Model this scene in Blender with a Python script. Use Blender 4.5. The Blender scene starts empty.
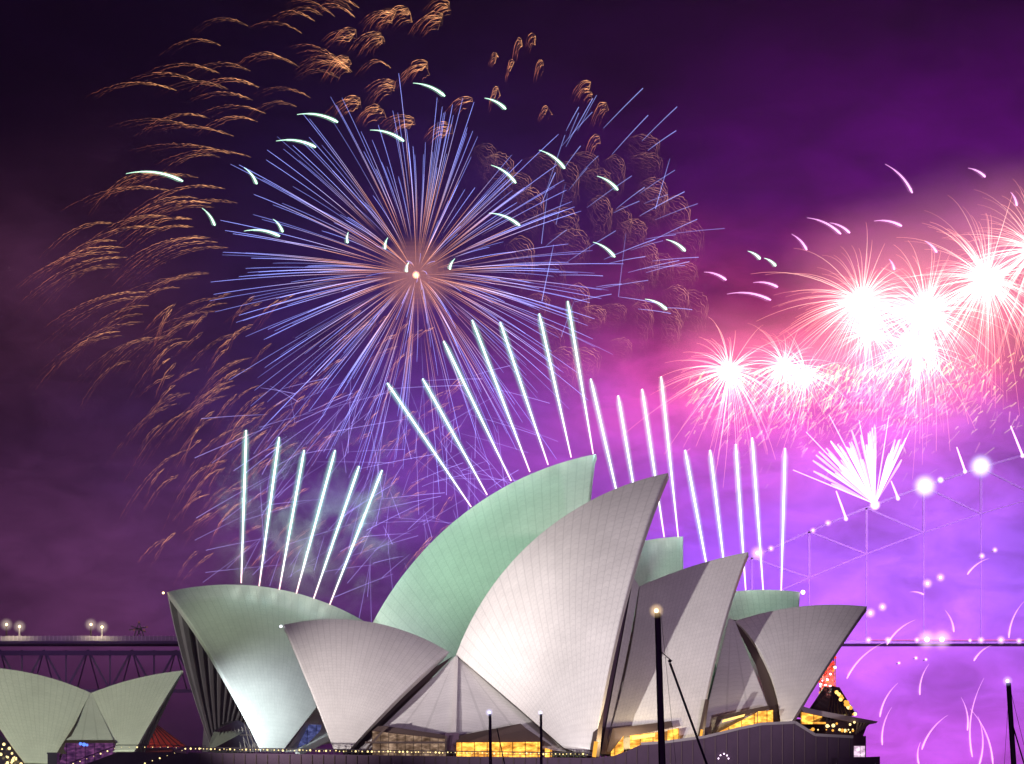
import bpy, math, random
from mathutils import Vector, Matrix
rnd = random.Random(11)
S = bpy.context.scene
COL = S.collection

# ------------------------------------------------------------------ camera
F = 3090.0            # focal length in pixels of the 1024 wide picture
HZ = 799.0            # pixel row of the horizon
CH = 5.0              # camera height above the water
cam_d = bpy.data.cameras.new("camera")
cam = bpy.data.objects.new("camera", cam_d); COL.objects.link(cam)
cam.location = (0, 0, CH); cam.rotation_euler = (math.radians(90), 0, 0)
cam_d.sensor_width = 36.0; cam_d.lens = 36.0 * F / 1024.0
cam_d.shift_y = (HZ - 382.0) / 1024.0
cam_d.clip_start = 1.0; cam_d.clip_end = 8000.0
S.camera = cam

# ------------------------------------------------------------------ render look
S.view_settings.view_transform = 'Standard'; S.view_settings.look = 'None'
S.view_settings.exposure = 0.0; S.view_settings.gamma = 1.0
S.view_settings.use_curve_mapping = False
S.render.engine = 'CYCLES'
S.cycles.transparent_max_bounces = 96
S.cycles.max_bounces = 6; S.cycles.diffuse_bounces = 3; S.cycles.glossy_bounces = 2
S.cycles.use_denoising = True
S.cycles.sample_clamp_indirect = 4.0

def lin(r, g, b):
    f = lambda c: ((c/255.0)/12.92 if c/255.0 <= 0.04045 else ((c/255.0+0.055)/1.055)**2.4)
    return (f(r), f(g), f(b))

# ------------------------------------------------------------------ world: night sky, smoke lit by the display
W = bpy.data.worlds.new("World"); S.world = W; W.use_nodes = True
nt = W.node_tree; nt.nodes.clear()
def N(tree, kind, **kw):
    n = tree.nodes.new(kind)
    for k, v in kw.items(): setattr(n, k, v)
    return n
def M_(tree, op, a, b=None, c=None, clamp=False):
    n = tree.nodes.new('ShaderNodeMath'); n.operation = op; n.use_clamp = clamp
    for i, x in enumerate((a, b, c)):
        if x is None: continue
        if isinstance(x, (int, float)): n.inputs[i].default_value = x
        else: tree.links.new(x, n.inputs[i])
    return n.outputs[0]
tc = N(nt, 'ShaderNodeTexCoord')
sp = N(nt, 'ShaderNodeSeparateXYZ'); nt.links.new(tc.outputs['Generated'], sp.inputs[0])
az = M_(nt, 'ARCTAN2', sp.outputs[0], sp.outputs[1])
el = M_(nt, 'ARCSINE', sp.outputs[2])
# drifting smoke bends the glow: noise added to the direction
mp = N(nt, 'ShaderNodeMapping'); mp.inputs['Scale'].default_value = (10, 10, 22)
nt.links.new(tc.outputs['Generated'], mp.inputs[0])
n1 = N(nt, 'ShaderNodeTexNoise'); n1.inputs['Scale'].default_value = 1.6; n1.inputs['Detail'].default_value = 6.0; n1.inputs['Roughness'].default_value = 0.55
nt.links.new(mp.outputs[0], n1.inputs['Vector'])
sn = N(nt, 'ShaderNodeSeparateColor'); nt.links.new(n1.outputs['Color'], sn.inputs[0])
az2 = M_(nt, 'ADD', az, M_(nt, 'MULTIPLY', M_(nt, 'SUBTRACT', sn.outputs[0], 0.5), 0.05))
el2 = M_(nt, 'ADD', el, M_(nt, 'MULTIPLY', M_(nt, 'SUBTRACT', sn.outputs[1], 0.5), 0.04))
def A2(px): return math.atan((px-512)/F)
def E2(px, py): return math.asin(((HZ-py)/F)/math.sqrt(1+((px-512)/F)**2+((HZ-py)/F)**2))
acc = None
def blob(px, py, sx, sy, rgb, k=1.0):
    global acc
    dx = M_(nt, 'DIVIDE', M_(nt, 'SUBTRACT', az2, A2(px)), sx/F)
    dy = M_(nt, 'DIVIDE', M_(nt, 'SUBTRACT', el2, E2(px, py)), sy/F)
    e = M_(nt, 'POWER', 2.71828, M_(nt, 'MULTIPLY', M_(nt, 'ADD', M_(nt, 'MULTIPLY', dx, dx), M_(nt, 'MULTIPLY', dy, dy)), -1.0))
    c = lin(*rgb)
    m = N(nt, 'ShaderNodeVectorMath', operation='SCALE'); m.inputs[0].default_value = c
    nt.links.new(M_(nt, 'MULTIPLY', e, k), m.inputs['Scale'])
    if acc is None: acc = m.outputs[0]
    else:
        a = N(nt, 'ShaderNodeVectorMath', operation='ADD'); nt.links.new(acc, a.inputs[0]); nt.links.new(m.outputs[0], a.inputs[1]); acc = a.outputs[0]
SKY_BLOBS = [
    (60, 300, 150, 110, (66, 34, 54)),      # dull plum smoke on the left
    (110, 590, 330, 130, (84, 44, 80)),
    (330, 470, 160, 130, (44, 26, 66)),
    (430, 330, 220, 180, (36, 18, 78)),     # violet glow round the starburst
    (450, 500, 190, 120, (76, 40, 120)),
    (600, 460, 170, 130, (112, 48, 140)),
    (1000, 190, 330, 150, (82, 0, 104)),     # dark magenta above the bridge
    (720, 410, 130, 80, (190, 62, 125)),    # pink smoke behind the bridge bursts
    (890, 345, 220, 75, (218, 62, 92)),
    (860, 450, 180, 60, (165, 72, 140)),
    (720, 560, 140, 90, (80, 48, 185)),
    (890, 600, 200, 150, (178, 92, 215)),
    (1010, 560, 240, 150, (104, 74, 205)),
    (870, 770, 330, 130, (188, 76, 205)),
]
for b in SKY_BLOBS: blob(*b)
base = N(nt, 'ShaderNodeVectorMath', operation='ADD'); base.inputs[1].default_value = lin(7, 1, 16)
nt.links.new(acc, base.inputs[0])
mod = N(nt, 'ShaderNodeVectorMath', operation='SCALE')
nt.links.new(base.outputs[0], mod.inputs[0])
n2 = N(nt, 'ShaderNodeTexNoise'); n2.inputs['Scale'].default_value = 4.2; n2.inputs['Detail'].default_value = 8.0; n2.inputs['Roughness'].default_value = 0.6; n2.inputs['Distortion'].default_value = 0.6
nt.links.new(mp.outputs[0], n2.inputs['Vector'])
puff = M_(nt, 'MULTIPLY', M_(nt, 'ADD', 0.35, M_(nt, 'MULTIPLY', sn.outputs[2], 1.3)), M_(nt, 'ADD', 0.45, M_(nt, 'MULTIPLY', n2.outputs['Fac'], 1.1)))
nt.links.new(puff, mod.inputs['Scale'])
# dim violet fill added behind the viewer as city glow; tints podium and shade
back = M_(nt, 'MULTIPLY', sp.outputs[1], -1.0, clamp=True)
bk = N(nt, 'ShaderNodeVectorMath', operation='SCALE'); bk.inputs[0].default_value = lin(80, 46, 98); nt.links.new(back, bk.inputs['Scale'])
tot = N(nt, 'ShaderNodeVectorMath', operation='ADD'); nt.links.new(mod.outputs[0], tot.inputs[0]); nt.links.new(bk.outputs[0], tot.inputs[1])
bg = N(nt, 'ShaderNodeBackground'); bg.inputs['Strength'].default_value = 1.0
nt.links.new(tot.outputs[0], bg.inputs['Color'])
wo = N(nt, 'ShaderNodeOutputWorld'); nt.links.new(bg.outputs[0], wo.inputs['Surface'])

# ------------------------------------------------------------------ floodlights and the light of the display
def aim(o, target):
    d = Vector(target) - Vector(o.location)
    o.rotation_euler = d.to_track_quat('-Z', 'Y').to_euler()
def spot(name, loc, target, power, color, half, blend=0.5, radius=1.0):
    l = bpy.data.lights.new(name, 'SPOT'); l.energy = power; l.color = color
    l.spot_size = math.radians(2*half); l.spot_blend = blend; l.shadow_soft_size = radius
    o = bpy.data.objects.new(name, l); COL.objects.link(o); o.location = loc; aim(o, target); return o
def point(name, loc, power, color, radius=1.0):
    l = bpy.data.lights.new(name, 'POINT'); l.energy = power; l.color = color; l.shadow_soft_size = radius
    o = bpy.data.objects.new(name, l); COL.objects.link(o); o.location = loc; return o
spot('floodlight_key', (-62, 408, 5), (28, 490, 47), 0.66e6, (1.0, 0.92, 0.90), 22, 1.0)
spot('fill_light', (70, 330, 8), (15, 490, 40), 0.34e6, (0.92, 0.74, 1.0), 16, 0.7)  # added fill from the front right, lifts the shaded shells
spot('floodlight_front', (-84, 424, 6), (-21, 490, 27), 0.66e6, (1.0, 0.90, 0.89), 13, 1.0)
spot('floodlight_pedestal', (-63, 496, 14.5), (-44, 526, 19), 2.0e5, (0.82, 0.98, 1.0), 20, 1.0)
spot('mouth_fill', (-112, 500, 12), (-62, 552, 34), 6.0e4, (0.95, 0.92, 0.9), 22, 0.8)  # weak lamp added in place of the pedestal flood's spill
spot('floodlight_green', (-120, 420, 70), (-5, 545, 52), 1.25e6, (0.54, 1.0, 0.68), 7.5, 0.5, 12.0)
spot('floodlight_green_south', (-120, 400, 50), (-42, 540, 40), 5.0e5, (0.76, 1.0, 0.62), 6, 0.9, 4.0)
spot('floodlight_green_middle', (33, 516, 20), (29, 560, 46), 2.6e4, (0.5, 1.0, 0.68), 30, 0.6)
spot('floodlight_green_end', (64, 545, 19), (50, 577, 40), 2.6e4, (0.5, 1.0, 0.68), 30, 0.6)
spot('floodlight_restaurant', (-130, 480, 10), (-85, 600, 18), 4.0e5, (0.88, 1.0, 0.68), 14, 0.7)
point('uplight_gap', (18, 480, 15), 2600, (1.0, .8, .45), .4)
point('uplight_side', (37.5, 481, 17), 1500, (1.0, .85, .55), .4)

# ------------------------------------------------------------------ helpers
def P(px, py, Y): return Vector(((px-512)*Y/F, Y, CH+(HZ-py)*Y/F))
def ray(px, py): return Vector(((px-512)/F, 1.0, (HZ-py)/F))
O = Vector((0, 0, CH))

def new_mesh(name, verts, faces, mats, parent=None, smooth=False, mat_idx=None, uvs=None, cols=None, loc=None):
    me = bpy.data.meshes.new(name)
    if loc is None and parent is not None: loc = None
    me.from_pydata([tuple(v) for v in verts], [], faces)
    for m in (mats if isinstance(mats, (list, tuple)) else [mats]): me.materials.append(m)
    if mat_idx: me.polygons.foreach_set('material_index', mat_idx)
    if smooth: me.polygons.foreach_set('use_smooth', [True]*len(me.polygons))
    if uvs is not None:
        lay = me.uv_layers.new(name='UVMap')
        flat = []
        for lp in me.loops: flat += uvs[lp.vertex_index]
        lay.data.foreach_set('uv', flat)
    if cols is not None:
        at = me.color_attributes.new('col', 'FLOAT_COLOR', 'POINT')
        flat = []
        for c in cols: flat += [c[0], c[1], c[2], 1.0]
        at.data.foreach_set('color', flat)
    me.update()
    o = bpy.data.objects.new(name, me); COL.objects.link(o)
    if parent is not None:
        o.parent = parent
    return o
def thing(name, label, cat, loc=(0, 0, 0), group=None):
    o = bpy.data.objects.new(name, None); COL.objects.link(o); o.location = loc
    o['label'] = label; o['category'] = cat
    if group: o['group'] = group
    return o
def tag(o, label, cat, group=None):
    o['label'] = label; o['category'] = cat
    if group: o['group'] = group
    return o

class MB:
    def __init__(s, origin=(0, 0, 0)): s.v = []; s.f = []; s.c = []; s.o = Vector(origin)
    def poly(s, pts):
        i = len(s.v); s.v += [Vector(p) for p in pts]; s.f.append(list(range(i, i+len(pts))))
    def box(s, x0, x1, y0, y1, z0, z1):
        i = len(s.v)
        s.v += [Vector((x, y, z)) for z in (z0, z1) for y in (y0, y1) for x in (x0, x1)]
        s.f += [[i+0, i+2, i+3, i+1], [i+4, i+5, i+7, i+6], [i+0, i+1, i+5, i+4], [i+2, i+6, i+7, i+3], [i+0, i+4, i+6, i+2], [i+1, i+3, i+7, i+5]]
    def prism(s, front, d):           # polygon pushed along vector d
        n = len(front); i = len(s.v); d = Vector(d)
        s.v += [Vector(p) for p in front] + [Vector(p)+d for p in front]
        s.f.append([i+k for k in range(n)]); s.f.append([i+n+k for k in reversed(range(n))])
        for k in range(n): s.f.append([i+k, i+n+k, i+n+(k+1) % n, i+(k+1) % n])
    def tube(s, pts, rad, sides=4, cols=None, cap=True, start=None):
        pts = [Vector(p) for p in pts]; n = len(pts)
        if not isinstance(rad, (list, tuple)): rad = [rad]*n
        i0 = len(s.v)
        if start is not None: i0 -= sides
        ring = (lambda k, j: start+j if (k == 0 and start is not None) else i0+k*sides+j)
        for k in range(1 if start is not None else 0, n):
            t = (pts[min(k+1, n-1)] - pts[max(k-1, 0)])
            t = t.normalized() if t.length > 1e-9 else Vector((0, 0, 1))
            a = t.cross(Vector((0, 1, 0)) if abs(t.y) < 0.9 else Vector((1, 0, 0))).normalized(); b = t.cross(a)
            for j in range(sides):
                w = 2*math.pi*(j+0.5)/sides
                s.v.append(pts[k] + (a*math.cos(w)+b*math.sin(w))*rad[k])
                if cols is not None: s.c.append(cols[k])
        for k in range(n-1):
            for j in range(sides):
                s.f.append([ring(k, j), ring(k, (j+1) % sides), ring(k+1, (j+1) % sides), ring(k+1, j)])
        if cap:
            s.f.append([i0+j for j in reversed(range(sides))]); s.f.append([i0+(n-1)*sides+j for j in range(sides)])
    def ball(s, c, r, seg=12, rings=8, col=None):
        c = Vector(c); i0 = len(s.v)
        for a in range(rings+1):
            th = math.pi*a/rings
            for b in range(seg):
                ph = 2*math.pi*b/seg
                s.v.append(c+Vector((math.sin(th)*math.cos(ph), math.sin(th)*math.sin(ph), math.cos(th)))*r)
                if col is not None: s.c.append(col)
        for a in range(rings):
            for b in range(seg):
                s.f.append([i0+a*seg+b, i0+(a+1)*seg+b, i0+(a+1)*seg+(b+1) % seg, i0+a*seg+(b+1) % seg])
    def build(s, name, mat, parent=None, smooth=False):
        off = parent.location.copy() if parent is not None else s.o
        if parent is not None and parent.parent is not None: off = off + parent.parent.location
        o = new_mesh(name, [v-off for v in s.v], s.f, mat, parent, smooth, cols=s.c if s.c else None)
        if parent is None: o.location = off
        return o

# ------------------------------------------------------------------ materials
def pmat(name, col, rough=0.6, metal=0.0, noise=0.12, nscale=0.6, spec=0.5, bump=0.0):
    m = bpy.data.materials.new(name); m.use_nodes = True; t = m.node_tree; b = t.nodes['Principled BSDF']
    tcn = N(t, 'ShaderNodeTexCoord'); nn = N(t, 'ShaderNodeTexNoise'); nn.inputs['Scale'].default_value = nscale; nn.inputs['Detail'].default_value = 6
    t.links.new(tcn.outputs['Object'], nn.inputs['Vector'])
    mx = N(t, 'ShaderNodeMix', data_type='RGBA')
    mx.inputs[6].default_value = (*[c*(1-noise) for c in col], 1); mx.inputs[7].default_value = (*[min(1, c*(1+noise)) for c in col], 1)
    t.links.new(nn.outputs['Fac'], mx.inputs[0]); t.links.new(mx.outputs[2], b.inputs['Base Color'])
    b.inputs['Roughness'].default_value = rough; b.inputs['Metallic'].default_value = metal; b.inputs['Specular IOR Level'].default_value = spec
    if bump:
        bp = N(t, 'ShaderNodeBump'); bp.inputs['Strength'].default_value = bump; bp.inputs['Distance'].default_value = 0.1
        t.links.new(nn.outputs['Fac'], bp.inputs['Height']); t.links.new(bp.outputs[0], b.inputs['Normal'])
    return m
def emat(name, col, strength, sample='NONE'):
    m = bpy.data.materials.new(name); m.use_nodes = True; t = m.node_tree; t.nodes.clear()
    e = N(t, 'ShaderNodeEmission'); e.inputs['Color'].default_value = (*col, 1); e.inputs['Strength'].default_value = strength
    o = N(t, 'ShaderNodeOutputMaterial'); t.links.new(e.outputs[0], o.inputs[0])
    m.cycles.emission_sampling = sample
    return m
def spark_mat(name, strength=1.0):       # burning stars: they add their light to whatever is behind them
    m = bpy.data.materials.new(name); m.use_nodes = True; t = m.node_tree; t.nodes.clear()
    a = N(t, 'ShaderNodeAttribute'); a.attribute_name = 'col'
    e = N(t, 'ShaderNodeEmission'); e.inputs['Strength'].default_value = strength; t.links.new(a.outputs['Color'], e.inputs['Color'])
    tr = N(t, 'ShaderNodeBsdfTransparent'); ad = N(t, 'ShaderNodeAddShader')
    t.links.new(e.outputs[0], ad.inputs[0]); t.links.new(tr.outputs[0], ad.inputs[1])
    o = N(t, 'ShaderNodeOutputMaterial'); t.links.new(ad.outputs[0], o.inputs[0])
    m.cycles.emission_sampling = 'NONE'
    return m
def glow_mat(name, power):               # glow painted as emission fading to the rim: fireballs, halos round lamps and jets
    m = bpy.data.materials.new(name); m.use_nodes = True; t = m.node_tree; t.nodes.clear()
    a = N(t, 'ShaderNodeAttribute'); a.attribute_name = 'col'
    lw = N(t, 'ShaderNodeLayerWeight'); lw.inputs['Blend'].default_value = 0.5
    c = M_(t, 'POWER', M_(t, 'SUBTRACT', 1.0, lw.outputs['Facing'], clamp=True), power)
    e = N(t, 'ShaderNodeEmission'); t.links.new(a.outputs['Color'], e.inputs['Color']); t.links.new(c, e.inputs['Strength'])
    tr = N(t, 'ShaderNodeBsdfTransparent'); ad = N(t, 'ShaderNodeAddShader')
    t.links.new(e.outputs[0], ad.inputs[0]); t.links.new(tr.outputs[0], ad.inputs[1])
    o = N(t, 'ShaderNodeOutputMaterial'); t.links.new(ad.outputs[0], o.inputs[0])
    m.cycles.emission_sampling = 'NONE'
    return m
SPARK = spark_mat('burning_stars')
GLOW = glow_mat('painted_glow', 4.0)
GLOW_LAMP = glow_mat('lamp_glare', 7.0)
GLOW_SOFT = glow_mat('painted_glow_soft', 2.5)

def tile_mat(name, nu, nv, base=(0.74, 0.72, 0.68), lines=.16):
    m = bpy.data.materials.new(name); m.use_nodes = True; t = m.node_tree; b = t.nodes['Principled BSDF']
    uv = N(t, 'ShaderNodeUVMap'); sx = N(t, 'ShaderNodeSeparateXYZ'); t.links.new(uv.outputs[0], sx.inputs[0])
    U = M_(t, 'MULTIPLY', sx.outputs[0], nu); Vv = M_(t, 'MULTIPLY', sx.outputs[1], nv)
    # lids are chevron ended: the cross joint bends to a point in the middle of each rib
    fu = M_(t, 'FRACT', U)
    che = M_(t, 'ABSOLUTE', M_(t, 'SUBTRACT', fu, 0.5))
    V2 = M_(t, 'ADD', Vv, M_(t, 'MULTIPLY', che, 0.8))
    fv = M_(t, 'FRACT', V2)
    du = M_(t, 'MINIMUM', fu, M_(t, 'SUBTRACT', 1.0, fu)); dv = M_(t, 'MINIMUM', fv, M_(t, 'SUBTRACT', 1.0, fv))
    lu = M_(t, 'LESS_THAN', du, 0.06); lv = M_(t, 'MULTIPLY', M_(t, 'LESS_THAN', dv, 0.09), 0.6)
    fu2 = M_(t, 'FRACT', M_(t, 'MULTIPLY', U, 3.0)); l2 = M_(t, 'MULTIPLY', M_(t, 'LESS_THAN', M_(t, 'MINIMUM', fu2, M_(t, 'SUBTRACT', 1.0, fu2)), 0.06), 0.0)
    line = M_(t, 'MAXIMUM', M_(t, 'MAXIMUM', lu, lv), l2)
    wn = N(t, 'ShaderNodeTexWhiteNoise', noise_dimensions='2D'); cb = N(t, 'ShaderNodeCombineXYZ')
    t.links.new(M_(t, 'FLOOR', U), cb.inputs[0]); t.links.new(M_(t, 'FLOOR', V2), cb.inputs[1]); t.links.new(cb.outputs[0], wn.inputs['Vector'])
    ob = N(t, 'ShaderNodeTexCoord'); ns = N(t, 'ShaderNodeTexNoise'); ns.inputs['Scale'].default_value = 0.12; ns.inputs['Detail'].default_value = 8; ns.inputs['Roughness'].default_value = 0.65
    t.links.new(ob.outputs['Object'], ns.inputs['Vector'])
    val = M_(t, 'ADD', M_(t, 'ADD', 0.89, M_(t, 'MULTIPLY', wn.outputs['Value'], 0.05)), M_(t, 'MULTIPLY', M_(t, 'SUBTRACT', ns.outputs['Fac'], 0.5), 0.42))
    val = M_(t, 'MULTIPLY', val, M_(t, 'SUBTRACT', 1.0, M_(t, 'MULTIPLY', line, lines)))
    vm = N(t, 'ShaderNodeVectorMath', operation='SCALE'); vm.inputs[0].default_value = base; t.links.new(val, vm.inputs['Scale'])
    t.links.new(vm.outputs[0], b.inputs['Base Color'])
    t.links.new(M_(t, 'ADD', 0.20, M_(t, 'MULTIPLY', ns.outputs['Fac'], 0.26)), b.inputs['Roughness'])
    bp = N(t, 'ShaderNodeBump'); bp.inputs['Strength'].default_value = 0.25; bp.inputs['Distance'].default_value = 0.15
    t.links.new(M_(t, 'SUBTRACT', 1.0, line), bp.inputs['Height']); t.links.new(bp.outputs[0], b.inputs['Normal'])
    return m
TILE = tile_mat('glazed_roof_tiles', 26, 44)
TILE_SMALL = tile_mat('glazed_roof_tiles_small', 18, 28)
TILE_FAR = tile_mat('glazed_roof_tiles_far', 30, 50, lines=.12)
PANEL = tile_mat('tiled_side_shell', 3, 30, (0.66, 0.64, 0.62))
CONC = pmat('ribbed_concrete', (0.36, 0.33, 0.32), 0.8, nscale=0.3, noise=0.25)
EDGE = pmat('pale_concrete_edge', (0.62, 0.59, 0.56), 0.6, nscale=0.4)
GRANITE = pmat('granite_cladding', (0.085, 0.048, 0.085), 0.75, nscale=0.5, noise=0.25, bump=0.2)
BRONZE = pmat('bronze_frame', (0.10, 0.07, 0.06), 0.45, 0.4)
DARKGLASS = pmat('dark_glass', (0.03, 0.025, 0.04), 0.12, 0.0, spec=0.8)
STEEL = pmat('bridge_steel', (0.12, 0.11, 0.13), 0.6, 0.1, nscale=0.05)
ALU = pmat('mast_metal', (0.09, 0.08, 0.09), 0.35, 0.6)
HULL = pmat('hull_paint', (0.7, 0.7, 0.72), 0.3)
ROPE = pmat('rigging_wire', (0.05, 0.05, 0.06), 0.5, 0.5)
WARM = emat('lit_interior_amber', lin(255, 176, 70), 1.3)
WARMHOT = emat('lit_ceiling_amber', lin(255, 205, 110), 2.2)
DIMWIN = emat('dim_interior', lin(150, 90, 60), 0.6)
REDLIT = emat('red_signal_lamps', lin(255, 70, 50), 1.2)
BEAD = emat('bead_lamp', lin(255, 225, 150), 2.2)
LAMPW = emat('white_lamp', lin(235, 240, 255), 4.0)
LAMPY = emat('warm_masthead_lamp', lin(255, 215, 150), 5.0)
LAMPP = emat('pink_white_lamp', lin(255, 225, 255), 4.0)
BLUEL = emat('blue_lamp', lin(90, 130, 255), 2.0)

# ------------------------------------------------------------------ water and ground
def water_mat():
    m = pmat('harbour_water', (0.012, 0.014, 0.03), 0.12, noise=0.1)
    t = m.node_tree; b = t.nodes['Principled BSDF']
    w = N(t, 'ShaderNodeTexNoise'); w.inputs['Scale'].default_value = 0.5; w.inputs['Detail'].default_value = 5
    g = N(t, 'ShaderNodeTexCoord'); t.links.new(g.outputs['Object'], w.inputs['Vector'])
    bp = N(t, 'ShaderNodeBump'); bp.inputs['Strength'].default_value = 0.5; bp.inputs['Distance'].default_value = 0.4
    t.links.new(w.outputs['Fac'], bp.inputs['Height']); t.links.new(bp.outputs[0], b.inputs['Normal'])
    return m
o = new_mesh('water', [(-6000, -600, 0), (6000, -600, 0), (6000, 7000, 0), (-6000, 7000, 0)], [[0, 1, 2, 3]], water_mat()); o['kind'] = 'structure'
g = MB(); g.box(-230, 62, 476, 660, -3, 3.2); o = g.build('ground', GRANITE); o['kind'] = 'structure'

# ------------------------------------------------------------------ the halls
class Hall:
    """vertical plane of symmetry through p0, leaning th degrees away from the picture's horizontal"""
    def __init__(s, p0, th):
        t = math.radians(th); s.p0 = Vector(p0); s.u = Vector((math.cos(t), math.sin(t), 0)); s.n = Vector((math.sin(t), -math.cos(t), 0))
    def hit(s, px, py, off=0.0):
        d = ray(px, py); t = (off + (s.p0-O).dot(s.n))/d.dot(s.n); return O + d*t
    def mirror(s, p): return p - s.n*(2*(p-s.p0).dot(s.n))
JST = Hall((0, 500, 0), 0.0)
CON = Hall(((300-512)*545/F, 545, 0), 17.0)
RES = Hall(((91-512)*600/F, 600, 0), 0.0)

def circ3(a, b, c):
    ab, ac = b-a, c-a; n = ab.cross(ac); L = n.length_squared
    return a + (ac.length_squared*(n.cross(ab)) + ab.length_squared*(ac.cross(n)))/(2*L)
def sphere_hit(c, R, px, py):
    d = ray(px, py); d.normalize(); oc = O-c; b = oc.dot(d); q = b*b - (oc.length_squared-R*R)
    if q < 0: return O + d*(-b)            # grazing
    return O + d*(-b-math.sqrt(q))
def slerp(a, b, t, c, R):
    a, b = (a-c).normalized(), (b-c).normalized(); w = math.acos(max(-1, min(1, a.dot(b))))
    if w < 1e-6: return c+a*R
    return c + (a*math.sin((1-t)*w)+b*math.sin(t*w))/math.sin(w)*R

def shell(hall, A, M, L, ped, w, base_l, base_r, mid_l=None, mid_r=None, parent=None, tile=TILE, nu=72, nv=36, thick=1.1, ribs=14, ribdepth=0.9, label=None):
    """Two spherical half shells meeting on a ridge. A apex, M on the ridge, L low end of the ridge, ped = pedestal point w metres off the plane,
    base_l / base_r the ends of the foot, mid_l / mid_r points the two side edges pass through."""
    a, m, l = hall.hit(*A), hall.hit(*M), hall.hit(*L)
    cc = circ3(a, m, l); r = (a-cc).length
    p = hall.hit(*ped, off=w); d = p-cc
    s = (d.length_squared-r*r)/(2*d.dot(hall.n)); c = cc+hall.n*s; R = (a-c).length
    bl, br = sphere_hit(c, R, *base_l), sphere_hit(c, R, *base_r)
    print('shell', parent.name, 'r %.1f s %.1f R %.1f' % (r, s, R), 'foot off', ['%.1f' % ((q-hall.p0).dot(hall.n)) for q in (p, bl, br)])
    # ridge points by angle in the plane
    e1 = (l-cc).normalized(); e2 = hall.n.cross(e1)
    angA = math.atan2((a-cc).dot(e2), (a-cc).dot(e1)); angM = math.atan2((m-cc).dot(e2), (m-cc).dot(e1))
    if angA*angM < 0: angA += 2*math.pi*(1 if angM > 0 else -1)
    def bend(b, top, mid):
        if mid is None: return Vector((0, 0, 0))
        q = sphere_hit(c, R, *mid)
        best = min((k/40 for k in range(4, 37)), key=lambda t: (slerp(b, top, t, c, R)-q).length)
        k = max(0.25, 4*best*(1-best))
        return (q-slerp(b, top, best, c, R))/k
    dl, dr = bend(bl, l, mid_l), bend(br, a, mid_r)
    pts, inn, uvs = [], [], []
    for i in range(nu+1):
        u = i/nu; an = angA*u
        top = cc+(e1*math.cos(an)+e2*math.sin(an))*r
        bot = slerp(bl, br, u, c, R)
        dd = dl*(1-u)**2+dr*u**2
        for j in range(nv+1):
            v = j/nv
            q = slerp(bot, top, v, c, R)+dd*(4*v*(1-v))
            q = c+(q-c).normalized()*R
            pts.append(q); uvs.append((u, v))
            dep = thick + (ribdepth if (int(u*ribs*2-1e-6) % 2 == 0) else 0.0)*min(1, 4*(1-v)+0.15)
            k = q+(c-q).normalized()*dep
            off = (k-hall.p0).dot(hall.n)
            if off < 0.05: k = k - hall.n*(off-0.05)
            inn.append(k)
    def mesh_half(flip):
        V = [hall.mirror(x) for x in pts+inn] if flip else pts+inn
        n = len(pts); Fc, mi = [], []
        idx = lambda i, j: i*(nv+1)+j
        for i in range(nu):
            for j in range(nv):
                q = [idx(i, j), idx(i+1, j), idx(i+1, j+1), idx(i, j+1)]
                Fc.append(q if not flip else q[::-1]); mi.append(0)
                q = [n+x for x in q][::-1]
                Fc.append(q if not flip else q[::-1]); mi.append(1)
        for j in range(nv):
            for i, rev in ((0, False), (nu, True)):
                q = [idx(i, j), idx(i, j+1), n+idx(i, j+1), n+idx(i, j)]
                if rev: q = q[::-1]
                Fc.append(q if not flip else q[::-1]); mi.append(2)
        for i in range(nu):
            q = [idx(i, 0), n+idx(i, 0), n+idx(i+1, 0), idx(i+1, 0)]
            Fc.append(q if not flip else q[::-1]); mi.append(1)
        return V, Fc, mi
    V1, F1, m1 = mesh_half(False); V2, F2, m2 = mesh_half(True)
    nn = len(V1)
    off = parent.location
    ob = new_mesh('roof_shell', [x-off for x in V1+V2], F1+[[k+nn for k in f] for f in F2], [tile, CONC, EDGE], parent, False, m1+m2, (uvs+uvs)*2)
    for pgn in ob.data.polygons:
        if pgn.material_index == 0: pgn.use_smooth = True
    if label: ob['label'] = label
    return dict(c=c, R=R, a=a, l=l, p=p, bl=bl, br=br, pts=pts, nv=nv, nu=nu, ob=ob)

# theatre (nearer hall)
theatre = thing('theatre_hall', 'nearer hall with pinkish white tiled shells and amber windows, before the green one', 'building', (0, 500, 13))
TS = shell(JST, (283, 625), (337, 619), (449, 652), (341, 766), 15, (350, 749), (334, 749), None, (310, 688), theatre, label='low shell leaning left, in dull pink light')
TM = shell(JST, (668, 473), (536, 538), (456, 655), (588, 772), 17, (564, 748), (593, 758), (510, 701), (633.7, 570), theatre, label='tall bright shell pointing up to the right')
T2 = shell(JST, (748, 552), (694, 565.5), (639, 586.5), (650, 770), 16, (603, 752), (698, 742), (629, 655), (726, 617), theatre, label='middle shell half in the shadow of the tall one')
T3 = shell(JST, (867, 606.5), (800, 606.5), (735, 621), (786, 740), 15, (780.5, 724), (791.5, 722), (763, 657), (836, 651.5), theatre, TILE_SMALL, label='low end shell pointing right with a dark top')
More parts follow.
